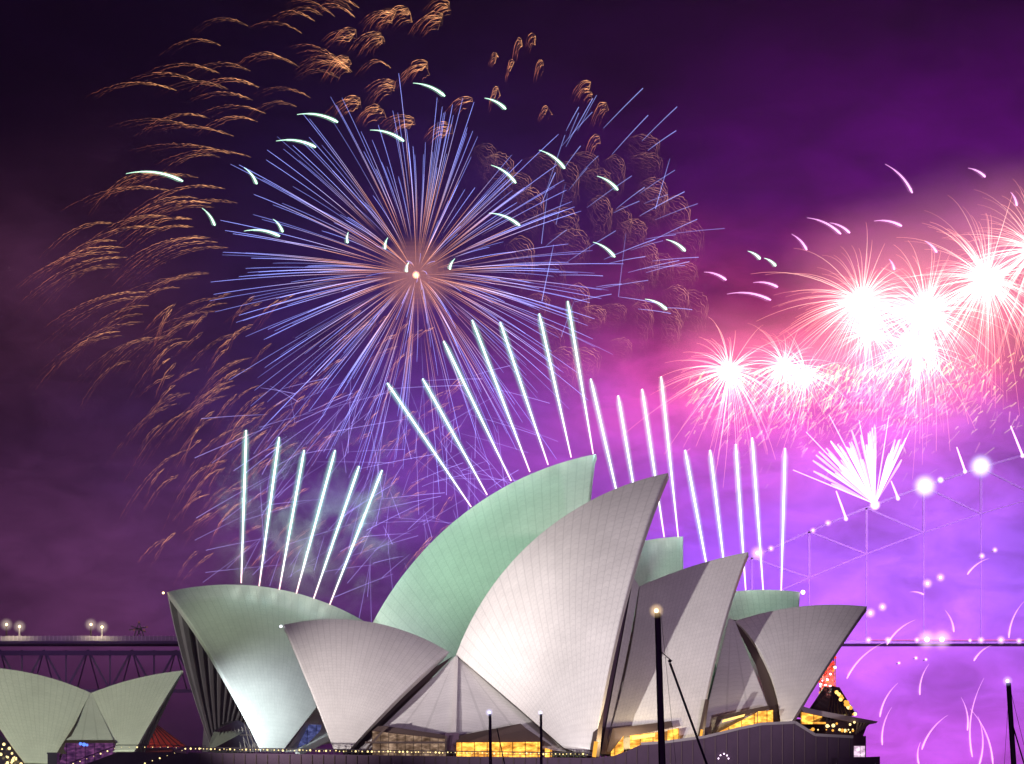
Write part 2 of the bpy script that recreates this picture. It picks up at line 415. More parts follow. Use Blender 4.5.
# concert hall (farther)
concert = thing('concert_hall', 'farther hall with green lit tiled shells rising behind the pinkish white ones', 'building', (0, 560, 13))
CS = shell(CON, (167, 592), (257, 586), (378, 630), (272, 768), 22, (284, 749), (262, 748), None, (214, 661), concert, TILE_FAR, label='shell leaning left with a white lit foot and a dark ribbed mouth')
CM = shell(CON, (596, 454), (470, 509), (370, 628), (572, 760), 24, (520, 748), (578, 750), None, (589, 520), concert, TILE_FAR, label='tallest shell, lit green')
C2 = shell(CON, (683, 536.5), (638, 542), (575, 566), (668, 750), 21, (620, 745), (683, 745), None, (683.5, 600), concert, TILE_FAR, label='green shell peeping out between two white ones')
C3 = shell(CON, (800, 592), (752, 590), (690, 600), (780, 745), 17, (740, 740), (790, 740), None, (797, 640), concert, TILE_SMALL, label='low green end shell')
# restaurant
rest = thing('restaurant_building', 'small separate pair of pale green lit tiled shells, left of the two big halls', 'building', (-82, 600, 8))
R1 = shell(RES, (-32, 667), (35, 674), (91, 693), (33, 780), 9, (53, 764), (25, 763), (75, 728), (-4, 722), rest, TILE_SMALL, nu=48, nv=24, thick=0.7, ribdepth=0.4)
R2 = shell(RES, (183, 670.5), (140, 677.5), (91, 693), (124, 772), 9, (113, 752), (134, 752), (105, 725), (160, 707), rest, TILE_SMALL, nu=48, nv=24, thick=0.7, ribdepth=0.4)

def panel4(hall, corners, name, mat, parent, thick=0.5, n=14, label=None):
    """four sided warped panel; corners (px, py, metres off the hall's plane) top-left, top-right, bottom-right, bottom-left"""
    a, b, c, d = [hall.hit(x, y, w) for x, y, w in corners]
    V, UV, Fc = [], [], []
    for i in range(n+1):
        for j in range(n+1):
            u, v = i/n, j/n
            V.append((d*(1-u)+c*u)*(1-v)+(a*(1-u)+b*u)*v); UV.append((u, v))
    m = len(V); V += [x-hall.n*thick for x in V]; UV += UV
    ix = lambda i, j: i*(n+1)+j
    for i in range(n):
        for j in range(n):
            q = [ix(i, j), ix(i+1, j), ix(i+1, j+1), ix(i, j+1)]
            Fc.append(q); Fc.append([m+k for k in q[::-1]])
    for i in range(n):
        for p, q in ((ix(i, 0), ix(i+1, 0)), (ix(i+1, n), ix(i, n)), (ix(0, i+1), ix(0, i)), (ix(n, i), ix(n, i+1))):
            Fc.append([p, m+p, m+q, q])
    o = new_mesh(name, [x-parent.location for x in V], Fc, mat, parent, False, uvs=UV)
    if label: o['label'] = label
    return o
def polyp(hall, pts, name, mat, parent, thick=0.4, label=None):
    mb = MB(); mb.prism([hall.hit(x, y, w) for x, y, w in pts], hall.n*-thick)
    o = mb.build(name, mat, parent)
    if label: o['label'] = label
    return o
def bars(hall, segs, name, mat, parent, r=0.12):
    mb = MB()
    for (x0, y0, w0), (x1, y1, w1) in segs: mb.tube([hall.hit(x0, y0, w0), hall.hit(x1, y1, w1)], r, 4)
    return mb.build(name, mat, parent)
def lerp(a, b, t): return tuple(x+(y-x)*t for x, y in zip(a, b))

# ---- side shells of the nearer hall
H = JST
panel4(H, [(452, 659, .3), (456.5, 655, .4), (452.5, 739, 11.5), (356, 752, 13.2)], 'side_shell', PANEL, theatre)
panel4(H, [(456.5, 655, .4), (460, 659, .3), (567, 752, 13.2), (452.5, 739, 11.5)], 'side_shell', PANEL, theatre)
polyp(H, [(453, 656, -.6), (349, 721, 9.5), (349, 752, 11.5), (359, 752, 11.5)], 'dark_reveal', BRONZE, theatre)  # dark bronze strip stands for the shade in the recessed reveal
polyp(H, [(457, 656, -.5), (515, 701, 6), (572, 752, 12), (560, 752, 12)], 'dark_reveal', CONC, theatre)
# spine between the two side shells
polyp(H, [(455, 657, .9), (458, 657, .9), (456, 737, 12), (450.5, 737, 12)], 'spine_beam', EDGE, theatre, .5)
polyp(H, [(445, 733, 12.4), (459, 733, 12.4), (459, 752, 13.2), (445, 752, 13.2)], 'pier', GRANITE, theatre, 1.0)
# glazed foyers under them
def foyer(hall, outline, wall, soffit, panes, parent, hot=True, glassmat=None):
    """dark hood over a row of lit panes; outline = hood polygon, panes = list of (x0, x1, ytop0, ytop1, ybot0, ybot1)"""
    hd = polyp(hall, outline, 'foyer_window', BRONZE, parent, 1.2)
    mbs = []
    for (x0, x1, a0, a1, b0, b1, w) in panes:
        mb = MB(); mb.prism([hall.hit(x0, a0, w), hall.hit(x1, a1, w), hall.hit(x1, b1, w), hall.hit(x0, b0, w)], hall.n*-.2)
        o = mb.build('pane', glassmat or AMBER, hd)
    return hd
def amber_mat(name, c_lo, c_hi, st, mull=2.0):
    """a lit foyer behind glass: glowing ceiling, timber wall, people and mullions in front of it"""
    m = bpy.data.materials.new(name); m.use_nodes = True; t = m.node_tree; t.nodes.clear()
    tcn = N(t, 'ShaderNodeTexCoord'); sp_ = N(t, 'ShaderNodeSeparateXYZ'); t.links.new(tcn.outputs['Object'], sp_.inputs[0])
    nn = N(t, 'ShaderNodeTexNoise'); nn.inputs['Scale'].default_value = 0.9; nn.inputs['Detail'].default_value = 5
    mp_ = N(t, 'ShaderNodeMapping'); mp_.inputs['Scale'].default_value = (1.0, 1.0, 2.2); t.links.new(tcn.outputs['Object'], mp_.inputs[0]); t.links.new(mp_.outputs[0], nn.inputs['Vector'])
    bars_ = M_(t, 'GREATER_THAN', M_(t, 'FRACT', M_(t, 'MULTIPLY', sp_.outputs[0], 1/mull)), 0.10)
    k = M_(t, 'MULTIPLY', M_(t, 'ADD', 0.15, M_(t, 'POWER', M_(t, 'MULTIPLY', nn.outputs['Fac'], 1.45), 2.5)), M_(t, 'ADD', 0.35, M_(t, 'MULTIPLY', bars_, 0.65)))
    rp = N(t, 'ShaderNodeMix', data_type='RGBA'); rp.inputs[6].default_value = (*c_lo, 1); rp.inputs[7].default_value = (*c_hi, 1); t.links.new(nn.outputs['Fac'], rp.inputs[0])
    e = N(t, 'ShaderNodeEmission'); t.links.new(rp.outputs[2], e.inputs['Color']); t.links.new(M_(t, 'MULTIPLY', k, st), e.inputs['Strength'])
    o = N(t, 'ShaderNodeOutputMaterial'); t.links.new(e.outputs[0], o.inputs[0])
    return m
AMBER = amber_mat('amber_foyer', lin(255, 140, 40), lin(255, 205, 90), 2.8)
AMBER_DIM = amber_mat('dim_foyer', lin(150, 90, 50), lin(255, 220, 190), 0.55, 1.3)
WHITEWIN = amber_mat('white_lit_windows', lin(200, 140, 190), lin(255, 235, 250), 1.6, 1.1)
BLUEWIN = amber_mat('blue_lit_windows', lin(50, 50, 130), lin(120, 130, 190), 0.9, 1.4)
VIOLETWIN = amber_mat('violet_lit_windows', lin(40, 25, 120), lin(190, 110, 170), 0.55, 1.8)
foyer(H, [(456, 736, 12.2), (520.5, 723.5, 12.2), (527, 729, 12.4), (552, 746, 13.4), (456, 746, 13.4)], None, None,
      [(456.5, 541, 742.5, 742, 763, 763, 13.9), (545, 552, 748, 750, 763, 763, 13.9)], theatre)
fw = foyer(H, [(378, 726, 12.3), (386, 726, 12.3), (446, 735, 12.3), (446, 740, 12.6), (372, 731, 12.6)], None, None,
      [(372, 446, 731, 739, 763, 763, 12.9)], theatre, glassmat=AMBER_DIM)
bars(H, [((365, 742.5, 13.4), (446, 742.5, 13.4)), ((386, 727, 13.2), (366, 750, 13.4)), ((446, 736, 13.2), (446, 752, 13.4))], 'transom', BRONZE, fw, .22)
# strips between the tall shell and the middle one
panel4(H, [(632, 575, .1), (633.5, 578, .2), (602, 754, 12.6), (584, 754, 12.6)], 'dark_reveal', GRANITE, theatre)  # dark granite tone stands in for the deep shade beside the mouth edge
panel4(H, [(633.5, 577, .6), (639, 586, .3), (610, 754, 13.0), (601, 754, 13.2)], 'side_shell', PANEL, theatre)
# between middle and end shells
panel4(H, [(729, 618, .2), (735, 621, .3), (778, 732, 12.6), (699, 741, 12.4)], 'side_shell', PANEL, theatre)
polyp(H, [(733, 620, -.2), (737, 620, -.2), (759, 648, 3.5), (780, 690, 8.4), (783, 728, 12.6), (776, 728, 12.9), (767.5, 704, 9.8), (756, 665, 5.2)], 'dark_reveal', BRONZE, theatre, .3)  # dark strip put in for the shade between panel and end shell
fw = foyer(H, [(612.5, 728.5, 15.2), (671, 721, 15.2), (673, 727, 15.6), (660, 730, 15.6), (622, 737, 15.6), (611, 752, 15.6), (607, 752, 15.4)], None, None,
      [(611, 623.5, 752, 736, 757, 752, 15.9), (630, 661, 735.5, 731.5, 749, 745, 15.9), (667.5, 679, 730, 728, 744, 744, 15.9)], theatre)
fw2 = foyer(H, [(718, 716, 13.3), (727, 714, 13.3), (768, 705.5, 13.3), (770, 709, 13.7), (760, 711, 13.7), (722, 719, 13.7), (716, 733, 13.7), (711, 736, 13.7)], None, None,
      [(717, 757, 733, 712.5, 735, 727, 14.1), (758, 773, 711.5, 710, 727, 724, 14.1)], theatre)
mb = MB(); mb.prism([H.hit(723, 720, 14.3), H.hit(745, 714, 14.3), H.hit(744, 716.5, 14.3), H.hit(722, 722.5, 14.3)], H.n*-.1); mb.build('ceiling_light', WARMHOT, fw2)
mb = MB(); mb.prism([H.hit(632, 736, 16.1), H.hit(655, 733, 16.1), H.hit(655, 736.5, 16.1), H.hit(632, 740, 16.1)], H.n*-.1); mb.build('ceiling_light', WARMHOT, fw)
# raking struts that carry the mouths of the two big shells
def strut(a, b, off, r):
    mb = MB(); mb.tube([H.hit(*a, off-1.5), H.hit(*b, off)], [r*.6, r], 6)
    st = mb.build('mouth_strut', BRONZE, theatre)
    m2 = MB(); q0 = H.hit(*lerp(a, b, .72), off+r+.1); q1 = H.hit(*b, off+r+.1); m2.tube([q0, q1], r*.45, 4); m2.build('strut_lamp', WARM, st)
strut((601.5, 702), (594, 757), 17.6, .95)
strut((707, 700), (700, 741), 16.4, .6)

# ---- farther hall, mouth and side window
H = CON
panel4(H, [(374, 634, .1), (384, 640, .1), (338, 742, 17), (283, 752, 20)], 'side_shell', PANEL, concert)
mg = polyp(H, [(207, 752, -17), (262, 752, 15), (252, 728, 13.5), (238, 720, 6), (226, 722, -8), (214, 731, -15)], 'mouth_glazing', DARKGLASS, concert, .3)
bars(H, [((216+5*i, 752, -13+3.4*i), (222+3.2*i, 722+abs(i-4)*.8, -9+2.6*i)) for i in range(9)] + [((240+2.6*i, 752, 3+1.6*i), (247+1.0*i, 722, 8+.6*i)) for i in range(8)] + [((240, 735, 6), (257, 735, 14.5))], 'mullions', BRONZE, mg, .1)
polyp(H, [(204, 752, -21.2), (221, 752, -18.8), (219, 728, -19), (206, 727, -20.6)], 'pedestal', CONC, concert, 2.0)
sw = polyp(H, [(306, 722, 16), (327, 722.5, 14), (332, 737, 15), (297, 752, 20), (285, 752, 20)], 'side_window', EDGE, concert, .5)
mb = MB(); mb.prism([H.hit(309, 724.5, 16.6), H.hit(325, 725, 14.6), H.hit(328, 736, 15.5), H.hit(297, 748, 19.5)], H.n*-.1); mb.build('pane', BLUEWIN, sw)
mb = MB(); mb.tube([H.hit(331, 737, 17.5), H.hit(298, 754, 21.5)], .7, 4); mb.build('sloping_beam', EDGE, concert)
mb = MB(); mb.ball(H.hit(167, 592.5)+Vector((-.6, -.4, -.1)), .2); mb.build('apex_lamp', LAMPY, concert)
mb = MB(); mb.ball(JST.hit(282, 626.5)+Vector((-.15, -.3, 0)), .22); mb.build('apex_lamp', LAMPW, theatre)
mb = MB(); mb.ball(H.hit(800.5, 593)+Vector((.4, -.6, .1)), .4); mb.build('apex_lamp', LAMPP, concert)

# ---- restaurant side shell and windows
H = RES
panel4(H, [(89, 695, .1), (92, 693.5, .2), (114, 741, 6.6), (66, 741, 6.6)], 'side_shell', PANEL, rest, .4)
polyp(H, [(90, 693, -.4), (75, 724, 5.2), (56, 754, 7.6), (66, 754, 7)], 'dark_reveal', BRONZE, rest, .3)
fw = polyp(H, [(65, 740, 6.7), (114, 740, 6.7), (116, 743, 7.2), (64, 743, 7.2)], 'dining_window', BRONZE, rest, .5)
mb = MB(); mb.prism([H.hit(66, 742, 6.9), H.hit(114, 742, 6.9), H.hit(116, 768, 7), H.hit(58, 768, 7)], H.n*-.2); mb.build('pane', VIOLETWIN, fw)
mb = MB()
for x, y, r in ((80.5, 743.8, .3), (84, 744.5, .36), (87, 745, .25)): mb.ball(H.hit(x, y, 7.4), r)
mb.build('blue_lamps', BLUEL, fw)
mb = MB(); mb.prism([H.hit(-12, 722, 2), H.hit(10, 745, 5), H.hit(30, 768, 6), H.hit(-12, 768, 6)], H.n*-.3); mg = mb.build('mouth_glazing', DARKGLASS, rest)
for i in range(22):
    x = rnd.uniform(-4, 22); y = rnd.uniform(max(742, 738+x*1.05), 766)
    mb = MB(); mb.ball(H.hit(x, y, 7), rnd.choice((.16, .22, .3)), 8, 6); mb.build('dining_lamp', BEAD, mg)

# ---- pavilion with red lit roof behind the restaurant
tn = thing('pavilion', 'low ribbed roof washed in red light, behind the right restaurant shell', 'pavilion', tuple(P(155, 760, 660)))
RED = pmat('rust_red_roof', (0.42, 0.13, 0.07), 0.7, noise=0.35, nscale=1.2)
mb = MB(); a, b, c, d = P(147, 718, 664), P(118, 748, 652), P(186, 747, 655), P(150, 746, 690)
mb.poly([a, b, c]); mb.poly([a, c, d]); mb.poly([a, d, b]); mb.build('roof', RED, tn)
mb = MB()
for i in range(12):
    q = lerp(tuple(b), tuple(c), i/11); mb.tube([a+Vector((0, -.1, .15)), Vector(q)+Vector((0, -.1, .15))], .16, 4)
mb.build('roof_rib', BRONZE, tn)
mb = MB(); mb.box(b.x+2, c.x-3, 656, 684, 3.2, b.z); mb.build('wall', GRANITE, tn)
point('pavilion_red_lamp', tuple(P(133, 722, 636)), 9000, (1.0, .16, .07), .5)

# ------------------------------------------------------------------ podium
pod = thing('podium', 'long dark granite podium wall carrying the big halls at the foot of the photo', 'podium', (0, 478, 3))
top = [(188, 752.5), (300, 754), (430, 756), (592, 758), (617, 755.5), (641, 744.5), (663, 743), (705, 737.5), (740, 729), (762, 724.5), (795, 723), (815, 735.5), (853, 737.5), (853, 757), (880, 758)]
mb = MB(); fr = [P(x, y, 478) for x, y in top]; zb = 2.0
front = [Vector((fr[0].x, 478, zb))] + fr + [Vector((fr[-1].x, 478, zb))]
mb.prism(front[::-1], (0, 7, 0)); mb.build('front_wall', GRANITE, pod)
mb = MB(); mb.box(P(190, 0, 478).x, P(850, 0, 478).x, 485.01, 610, 2.5, P(0, 757, 484).z); mb.build('deck_block', GRANITE, pod)
mb = MB(); mb.box(P(345, 0, 495).x, P(600, 0, 495).x, 495, 498, 8, P(0, 746, 495).z); mb.build('plinth', GRANITE, pod); mb = MB(); mb.box(P(785, 0, 507).x, P(850, 0, 507).x, 507, 509, 8, P(0, 719, 507).z); mb.build('plinth', GRANITE, pod)
mb = MB()
for k in range(5, len(fr)-3):
    a, b = fr[k], fr[k+1]; mb.tube([a+Vector((0, -.25, .1)), b+Vector((0, -.25, .1))], .3, 4)
mb.build('coping', CONC, pod)
# vertical joints of the cladding panels
mb = MB()
for i in range(60):
    x = 200+i*11.2; yt = max(y0+(y1-y0)*(x-x0)/(x1-x0) for (x0, y0), (x1, y1) in zip(top, top[1:]) if x0 <= x <= x1 and x1 > x0) if x < 853 else 760
    mb.tube([P(x, yt+1, 477.95), Vector((P(x, 0, 477.95).x, 477.95, 3.3))], .07, 4)
mb.build('cladding_joints', BRONZE, pod)
bal = thing('balustrade', 'lit balustrade with a string of small lamps along the edge of the podium', 'balustrade', tuple(P(400, 752, 477)))
mb = MB()
def ptop(x): return [y0+(y1-y0)*(x-x0)/(x1-x0) for (x0, y0), (x1, y1) in zip(top, top[1:]) if x0 <= x <= x1 and x1 > x0][0]
mb.tube([P(x, ptop(x)-5.0, 478.4) for x in (190, 300, 430, 592)], .1, 4)
mb.tube([P(x, ptop(x)-2.6, 478.4) for x in (190, 300, 430, 592)], .05, 4)
mb.build('handrail', ALU, bal)
for i in range(68):
    x = 190+i*6; mb = MB(); mb.tube([P(x, ptop(x), 478.4), P(x, ptop(x)-5, 478.4)], .06, 4); mb.build('post', ALU, bal)
for i in range(100):
    x = 191+i*4.0+rnd.uniform(-1, 1); y = ptop(x)-3.6+rnd.uniform(-.4, .4)
    mb = MB(); mb.ball(P(x, y, 478.0), rnd.choice((.05, .08, .1, .15)), 6, 4); mb.build('rail_lamp', BEAD, bal)
# hedge-like planter with pale light at the corner by the tall shell's foot
pl = MB(P(572, 753, 479)); 
for i in range(240):
    c = P(rnd.uniform(551, 585), rnd.uniform(752, 756.5), 479+rnd.uniform(0, 1.6)); a = Vector((rnd.uniform(-.3, .3), rnd.uniform(-.2, .2), rnd.uniform(-.3, .3))); b = Vector((rnd.uniform(-.3, .3), rnd.uniform(-.2, .2), rnd.uniform(-.3, .3)))
    pl.poly([c, c+a, c+a*.5+b])
tag(pl.build('hedge', pmat('hedge_leaves', (0.12, 0.16, 0.05), .6)), 'low lamp-lit hedge on the podium edge at the foot of the tall white shell', 'hedge')

# stairs at the left, with lit handrails
def stair(pts, label, Y, depth):
    st = thing('ramp_stair', label, 'stairway', tuple(P(pts[0][0], pts[0][1], Y)))
    mb = MB(); q = [P(x, y, Y) for x, y in pts]; n = len(q)
    mb.prism(([Vector((q[0].x, Y, 3.0))] + q + [Vector((q[-1].x, Y, 3.0))])[::-1], (0, depth, 0)); mb.build('side_wall', GRANITE, st)
    mb = MB(); mb.tube([p+Vector((0, -.1, 1.1)) for p in q], .09, 4); mb.build('handrail', ALU, st)
    for a, b in zip(q, q[1:]):
        L = (b-a).length; k = max(2, int(L/1.15))
        for i in range(k):
            p = a+(b-a)*((i+.5)/k)
            m2 = MB(); m2.ball(p+Vector((0, -.3, .75)), rnd.choice((.05, .08, .13)), 6, 4); m2.build('rail_lamp', BEAD, st)
stair([(70, 770), (118, 752), (172, 752), (190, 754)], 'lamp-strung ramp stair just right of the restaurant shells, farther of two', 490, 5)
stair([(134, 772), (186, 754), (206, 753)], 'lamp-strung ramp stair climbing to the left end of the podium, nearer of two', 484, 5)
kiosk = MB(P(53, 764, 560)); kiosk.prism([P(47.5, 753.5, 560), P(57, 753.5, 560), P(57, 775, 560), P(47.5, 775, 560)], (0, 3, 0)); kiosk.prism([P(46.8, 752.5, 559.7), P(57.7, 752.5, 559.7), P(57.7, 754, 559.7), P(46.8, 754, 559.7)], (0, 3.6, 0))
tag(kiosk.build('kiosk', DARKGLASS), 'small black booth in front of the left restaurant shell', 'kiosk')

# ------------------------------------------------------------------ harbour end of the nearer hall
nf = thing('harbour_foyer', 'dark glass foyer with wide flat canopy at the right end of the podium', 'building', tuple(P(835, 740, 497)))
mb = MB(); c0 = P(830, 687, 505)
bs = [P(800, 722, 494), P(826, 722, 489), P(856, 715, 496), P(858, 713, 512), P(806, 715, 514)]
tp = [c0+Vector((-1.0, -1, 0)), c0+Vector((.3, -1.4, 0)), c0+Vector((1.4, -.6, -.1)), c0+Vector((1.2, 1, 0)), c0+Vector((-1.0, 1, 0))]
for i in range(5): mb.poly([bs[i], bs[(i+1) % 5], tp[(i+1) % 5], tp[i]])
mb.poly(tp); gl = mb.build('glass_roof', DARKGLASS, nf)
mb = MB()
for i in range(8):
    mb.tube([lerp(tuple(bs[1]), tuple(bs[2]), i/7), lerp(tuple(tp[1]), tuple(tp[2]), i/7)], .1, 4)
mb.build('glazing_bar', BRONZE, gl)
for i in range(26):
    t = rnd.random(); q = Vector(lerp((837, 691, 0), (855, 713, 0), t)); p = P(q.x+rnd.uniform(-2.4, .6), q.y+rnd.uniform(-1, 1.5), 495.5)
    mb = MB(); mb.ball(p, rnd.choice((.15, .22, .32)), 6, 4); mb.build('roof_lamp', rnd.choice((BEAD, WARM, WARMHOT)), gl)
mb = MB(); mb.prism([P(800, 705.5, 490), P(812, 709, 490), P(878, 721.5, 490), P(876, 723.2, 490), P(850, 722, 490), P(803, 712, 490)], (0, 22, 0)); mb.build('canopy', pmat('canopy_metal', (.32, .26, .28), .5), nf)
fw = MB(); fw.prism([P(801, 712, 492), P(826, 716, 492), P(826, 724, 492), P(801, 724, 492)], (0, .3, 0)); fw.build('pane', AMBER, nf)
mb = MB(); mb.prism([P(826, 716, 492.5), P(868, 723, 492.5), P(862, 739, 492.5), P(826, 739, 492.5)], (0, 14, 0)); wl = mb.build('wall', GRANITE, nf)
for i in range(22):
    mb = MB(); mb.ball(P(rnd.uniform(796, 858), rnd.uniform(722, 733), 489.5), rnd.choice((.12, .2, .3)), 6, 4); mb.build('terrace_lamp', rnd.choice((BEAD, BEAD, WARM)), nf)
mb = MB()
for i in range(5): mb.tube([P(858+i*3.6, 722-.3*i, 490.4), P(856+i*2, 734-i*1.5, 492)], .16, 4)
mb.build('canopy_strut', EDGE, nf)
mb = MB(); mb.prism([P(852, 736, 491), P(866, 736, 491), P(866, 768, 491), P(852, 768, 491)], (0, 10, 0)); bl = mb.build('end_block', GRANITE, nf)
mb = MB(); mb.prism([P(854, 746, 490.9), P(865, 746, 490.9), P(865, 757, 490.9), P(854, 757, 490.9)], (0, .05, 0)); mb.build('pane', WHITEWIN, bl)
mb = MB(); mb.prism([P(838, 758, 474), P(880, 756.5, 474), P(880, 800, 474), P(838, 800, 474)], (0, 40, 0)); mb.build('terrace_wall', GRANITE, nf)
# scaffold tower with red lamps
tw = thing('lattice_tower', 'slim red-lamped lattice tower behind the right end shell', 'tower', tuple(P(824, 720, 520)))
x0, x1 = P(818, 0, 520).x, P(834, 0, 520).x; z0, z1 = P(0, 724, 520).z, P(0, 655, 520).z
mb = MB()
for x in (x0, x1):
    for y in (518, 520.8): mb.tube([(x, y, z0), (x+(0.9 if x == x0 else 0), y, z1)], .12, 4)
zz = z0; k = 0
while zz < z1-1:
    mb.tube([(x0, 518, zz), (x1, 518, zz+1.6)], .07, 4); mb.tube([(x1, 518, zz), (x0, 518, zz+1.6)], .07, 4); mb.tube([(x0, 518, zz), (x1, 518, zz)], .08, 4); zz += 1.6
mb.build('frame', BRONZE, tw)
mb = MB(); mb.box(x0+.3, x1-.1, 518.6, 520.6, z0, z1-1.5); mb.build('core', pmat('rust_cladding', (.35, .12, .1), .7, noise=.5, nscale=1.5), tw)
for i in range(60):
    mb = MB(); mb.ball((rnd.uniform(x0, x1), 517.8, rnd.uniform(z0+5, z1)), rnd.choice((.12, .18, .25)), 6, 4); mb.build('lamp', rnd.choice((REDLIT, REDLIT, WARM, LAMPP)), tw)
point('tower_red_lamp', tuple(P(828, 680, 512)), 9000, (1, .25, .2), .5)

# ------------------------------------------------------------------ harbour bridge
br = thing('arch_bridge', 'steel arch bridge with lit deck line, fading into the violet smoke behind the halls', 'bridge', (0, 930, 0))
BY = 930.0
def archy(x): return 554-.47*(x-760)+.00036*(x-760)**2
def lowy(x): return archy(x)+46+max(0, (760-x))*.1
def tubepx(mb, pts, r, Y=BY, sides=4): mb.tube([P(x, y, Y) for x, y in pts], r, sides)
PX = [580+i*57.3 for i in range(13)]
for dy, nm in ((0, 'near'), (14, 'far')):
    mb = MB(); tubepx(mb, [(x, archy(x)) for x in range(580, 1300, 12)], .5, BY+dy); mb.build('top_chord', STEEL, br)
    mb = MB(); tubepx(mb, [(x, lowy(x)) for x in range(580, 1300, 12)], .28, BY+dy); mb.build('bottom_chord', STEEL, br)
    for x in PX:
        mb = MB(); tubepx(mb, [(x, archy(x)), (x, lowy(x))], .5, BY+dy); mb.build('truss_post', STEEL, br)
        mb = MB(); tubepx(mb, [(x, lowy(x)), (x, 640)], .25, BY+dy); mb.build('hanger', STEEL, br)
        if x < 1260:
            mb = MB(); tubepx(mb, [(x, archy(x)), (x+57.3, lowy(x+57.3))], .4, BY+dy); mb.build('diagonal', STEEL, br)
mb = MB(); q0, q1 = P(-260, 641, BY), P(1300, 641, BY); mb.box(q0.x, q1.x, BY-3, BY+15, q0.z-.9, q0.z); dk = mb.build('deck', STEEL, br)
mb = MB(); mb.box(q0.x, P(330, 0, BY).x, BY-3.4, BY-3.1, q0.z-.2, q0.z+1.3)
PAR = pmat('parapet', (.42, .40, .36), .6, nscale=.3, noise=.5); mb.build('parapet', PAR, br)
mb = MB()
for i in range(160):
    x = q0.x+i*1.2; mb.tube([(x, BY-3.5, q0.z), (x, BY-3.5, q0.z+1.5)], .1, 4)
mb.build('parapet_post', EDGE, br)
mb = MB(); mb.tube([P(866, 640, BY-3.6), P(1300, 640, BY-3.6)], .25, 4); mb.build('deck_light_strip', emat('deck_strip', lin(255, 120, 230), .9), br)
mb = MB()
for i in range(-5, 8):       # approach truss under the deck
    x = i*44
    tubepx(mb, [(x, 650), (x+22, 690)], .45, BY); tubepx(mb, [(x+44, 650), (x+22, 690)], .45, BY); tubepx(mb, [(x+22, 650), (x+22, 690)], .35, BY)
    tubepx(mb, [(x, 650), (x+11, 690)], .3, BY+25); tubepx(mb, [(x+44, 650), (x+33, 690)], .3, BY+25)
tubepx(mb, [(-260, 691), (330, 691)], .7, BY); tubepx(mb, [(-260, 653), (330, 653)], 1.0, BY)
mb.build('approach_truss', STEEL, br)
for i in range(-2, 3):
    x = 20+i*110; a = P(x, 690, BY+3); mb = MB(); mb.box(a.x-2, a.x+2, BY+2, BY+30, 0, a.z); mb.build('pier', GRANITE, br)
# street lamps on the approach
LG = MB
def street_lamp(x, y, label, tall):
    l = thing('street_lamp', label, 'street lamp', tuple(P(x, 640, BY+2)), 'street lamps on the bridge approach')
    mb = MB(); mb.tube([P(x, 640, BY+2), P(x, y, BY+2)], [.35, .2], 6); mb.build('post', EDGE if tall else BRONZE, l)
    mb = MB(); mb.tube([P(x, y, BY+2), P(x+2, y-.3, BY+2)], .15, 4); mb.build('arm', BRONZE, l)
    mb = MB(); mb.ball(P(x, y-.5, BY+1.6), .4, 8, 6); mb.build('lamp_head', LAMPY, l)
    mb = MB(); mb.ball(P(x, y-.5, BY+1.6), 2.2, 20, 14, (.22, .18, .14)); mb.build('lamp_glow', GLOW, l)
street_lamp(6.5, 625, 'leftmost lamp on the bridge approach, thin dark post', 0)
street_lamp(19.5, 627, 'second lamp from the left on the bridge approach, beside the leftmost', 1)
street_lamp(91, 625, 'third lamp from the left on the bridge approach, thin dark post', 0)
street_lamp(102, 627.5, 'rightmost lamp on the bridge approach, bright pale post', 1)
point('approach_lamp_left', tuple(P(14, 626, BY-6)), 1600, (1, .85, .6), .5)
point('approach_lamp_right', tuple(P(97, 626, BY-6)), 1600, (1, .85, .6), .5)
cr = thing('maintenance_crane', 'small lattice maintenance crane on the bridge deck right of the lamps', 'crane', tuple(P(139, 640, BY+4)))
mb = MB()
for a, b in (((133, 640), (139, 622)), ((145, 640), (139, 622)), ((129, 630), (147, 627)), ((131, 626), (146, 632)), ((135, 640), (141, 628)), ((143, 640), (137, 628))): tubepx(mb, [a, b], .22, BY+4)
mb.build('lattice', STEEL, cr)
mb = MB()
for x, y in ((139, 622), (134, 630), (144, 630), (147, 627)): mb.ball(P(x, y, BY+3.6), .25, 6, 4)
mb.build('work_lamp', DIMWIN, cr)
# added unseen violet lamps: lift the steel to sky tone so it fades
for i, (x, y, pw) in enumerate(((700, 610, 1), (800, 560, 1), (900, 560, 1.1), (1000, 540, 1.1), (1100, 540, 1), (820, 735, .5), (930, 735, .5), (1040, 735, .5))):
    q = P(x, y, 855); spot('bridge_fade_light', tuple(q), (q.x, 930, q.z), 0.45e6*pw, (.52, .17, 1.0), 55, 1.0, 2.0)
point('approach_violet_light', tuple(P(40, 700, 880)), 1.6e4, (.6, .2, 1.0), 2.0)

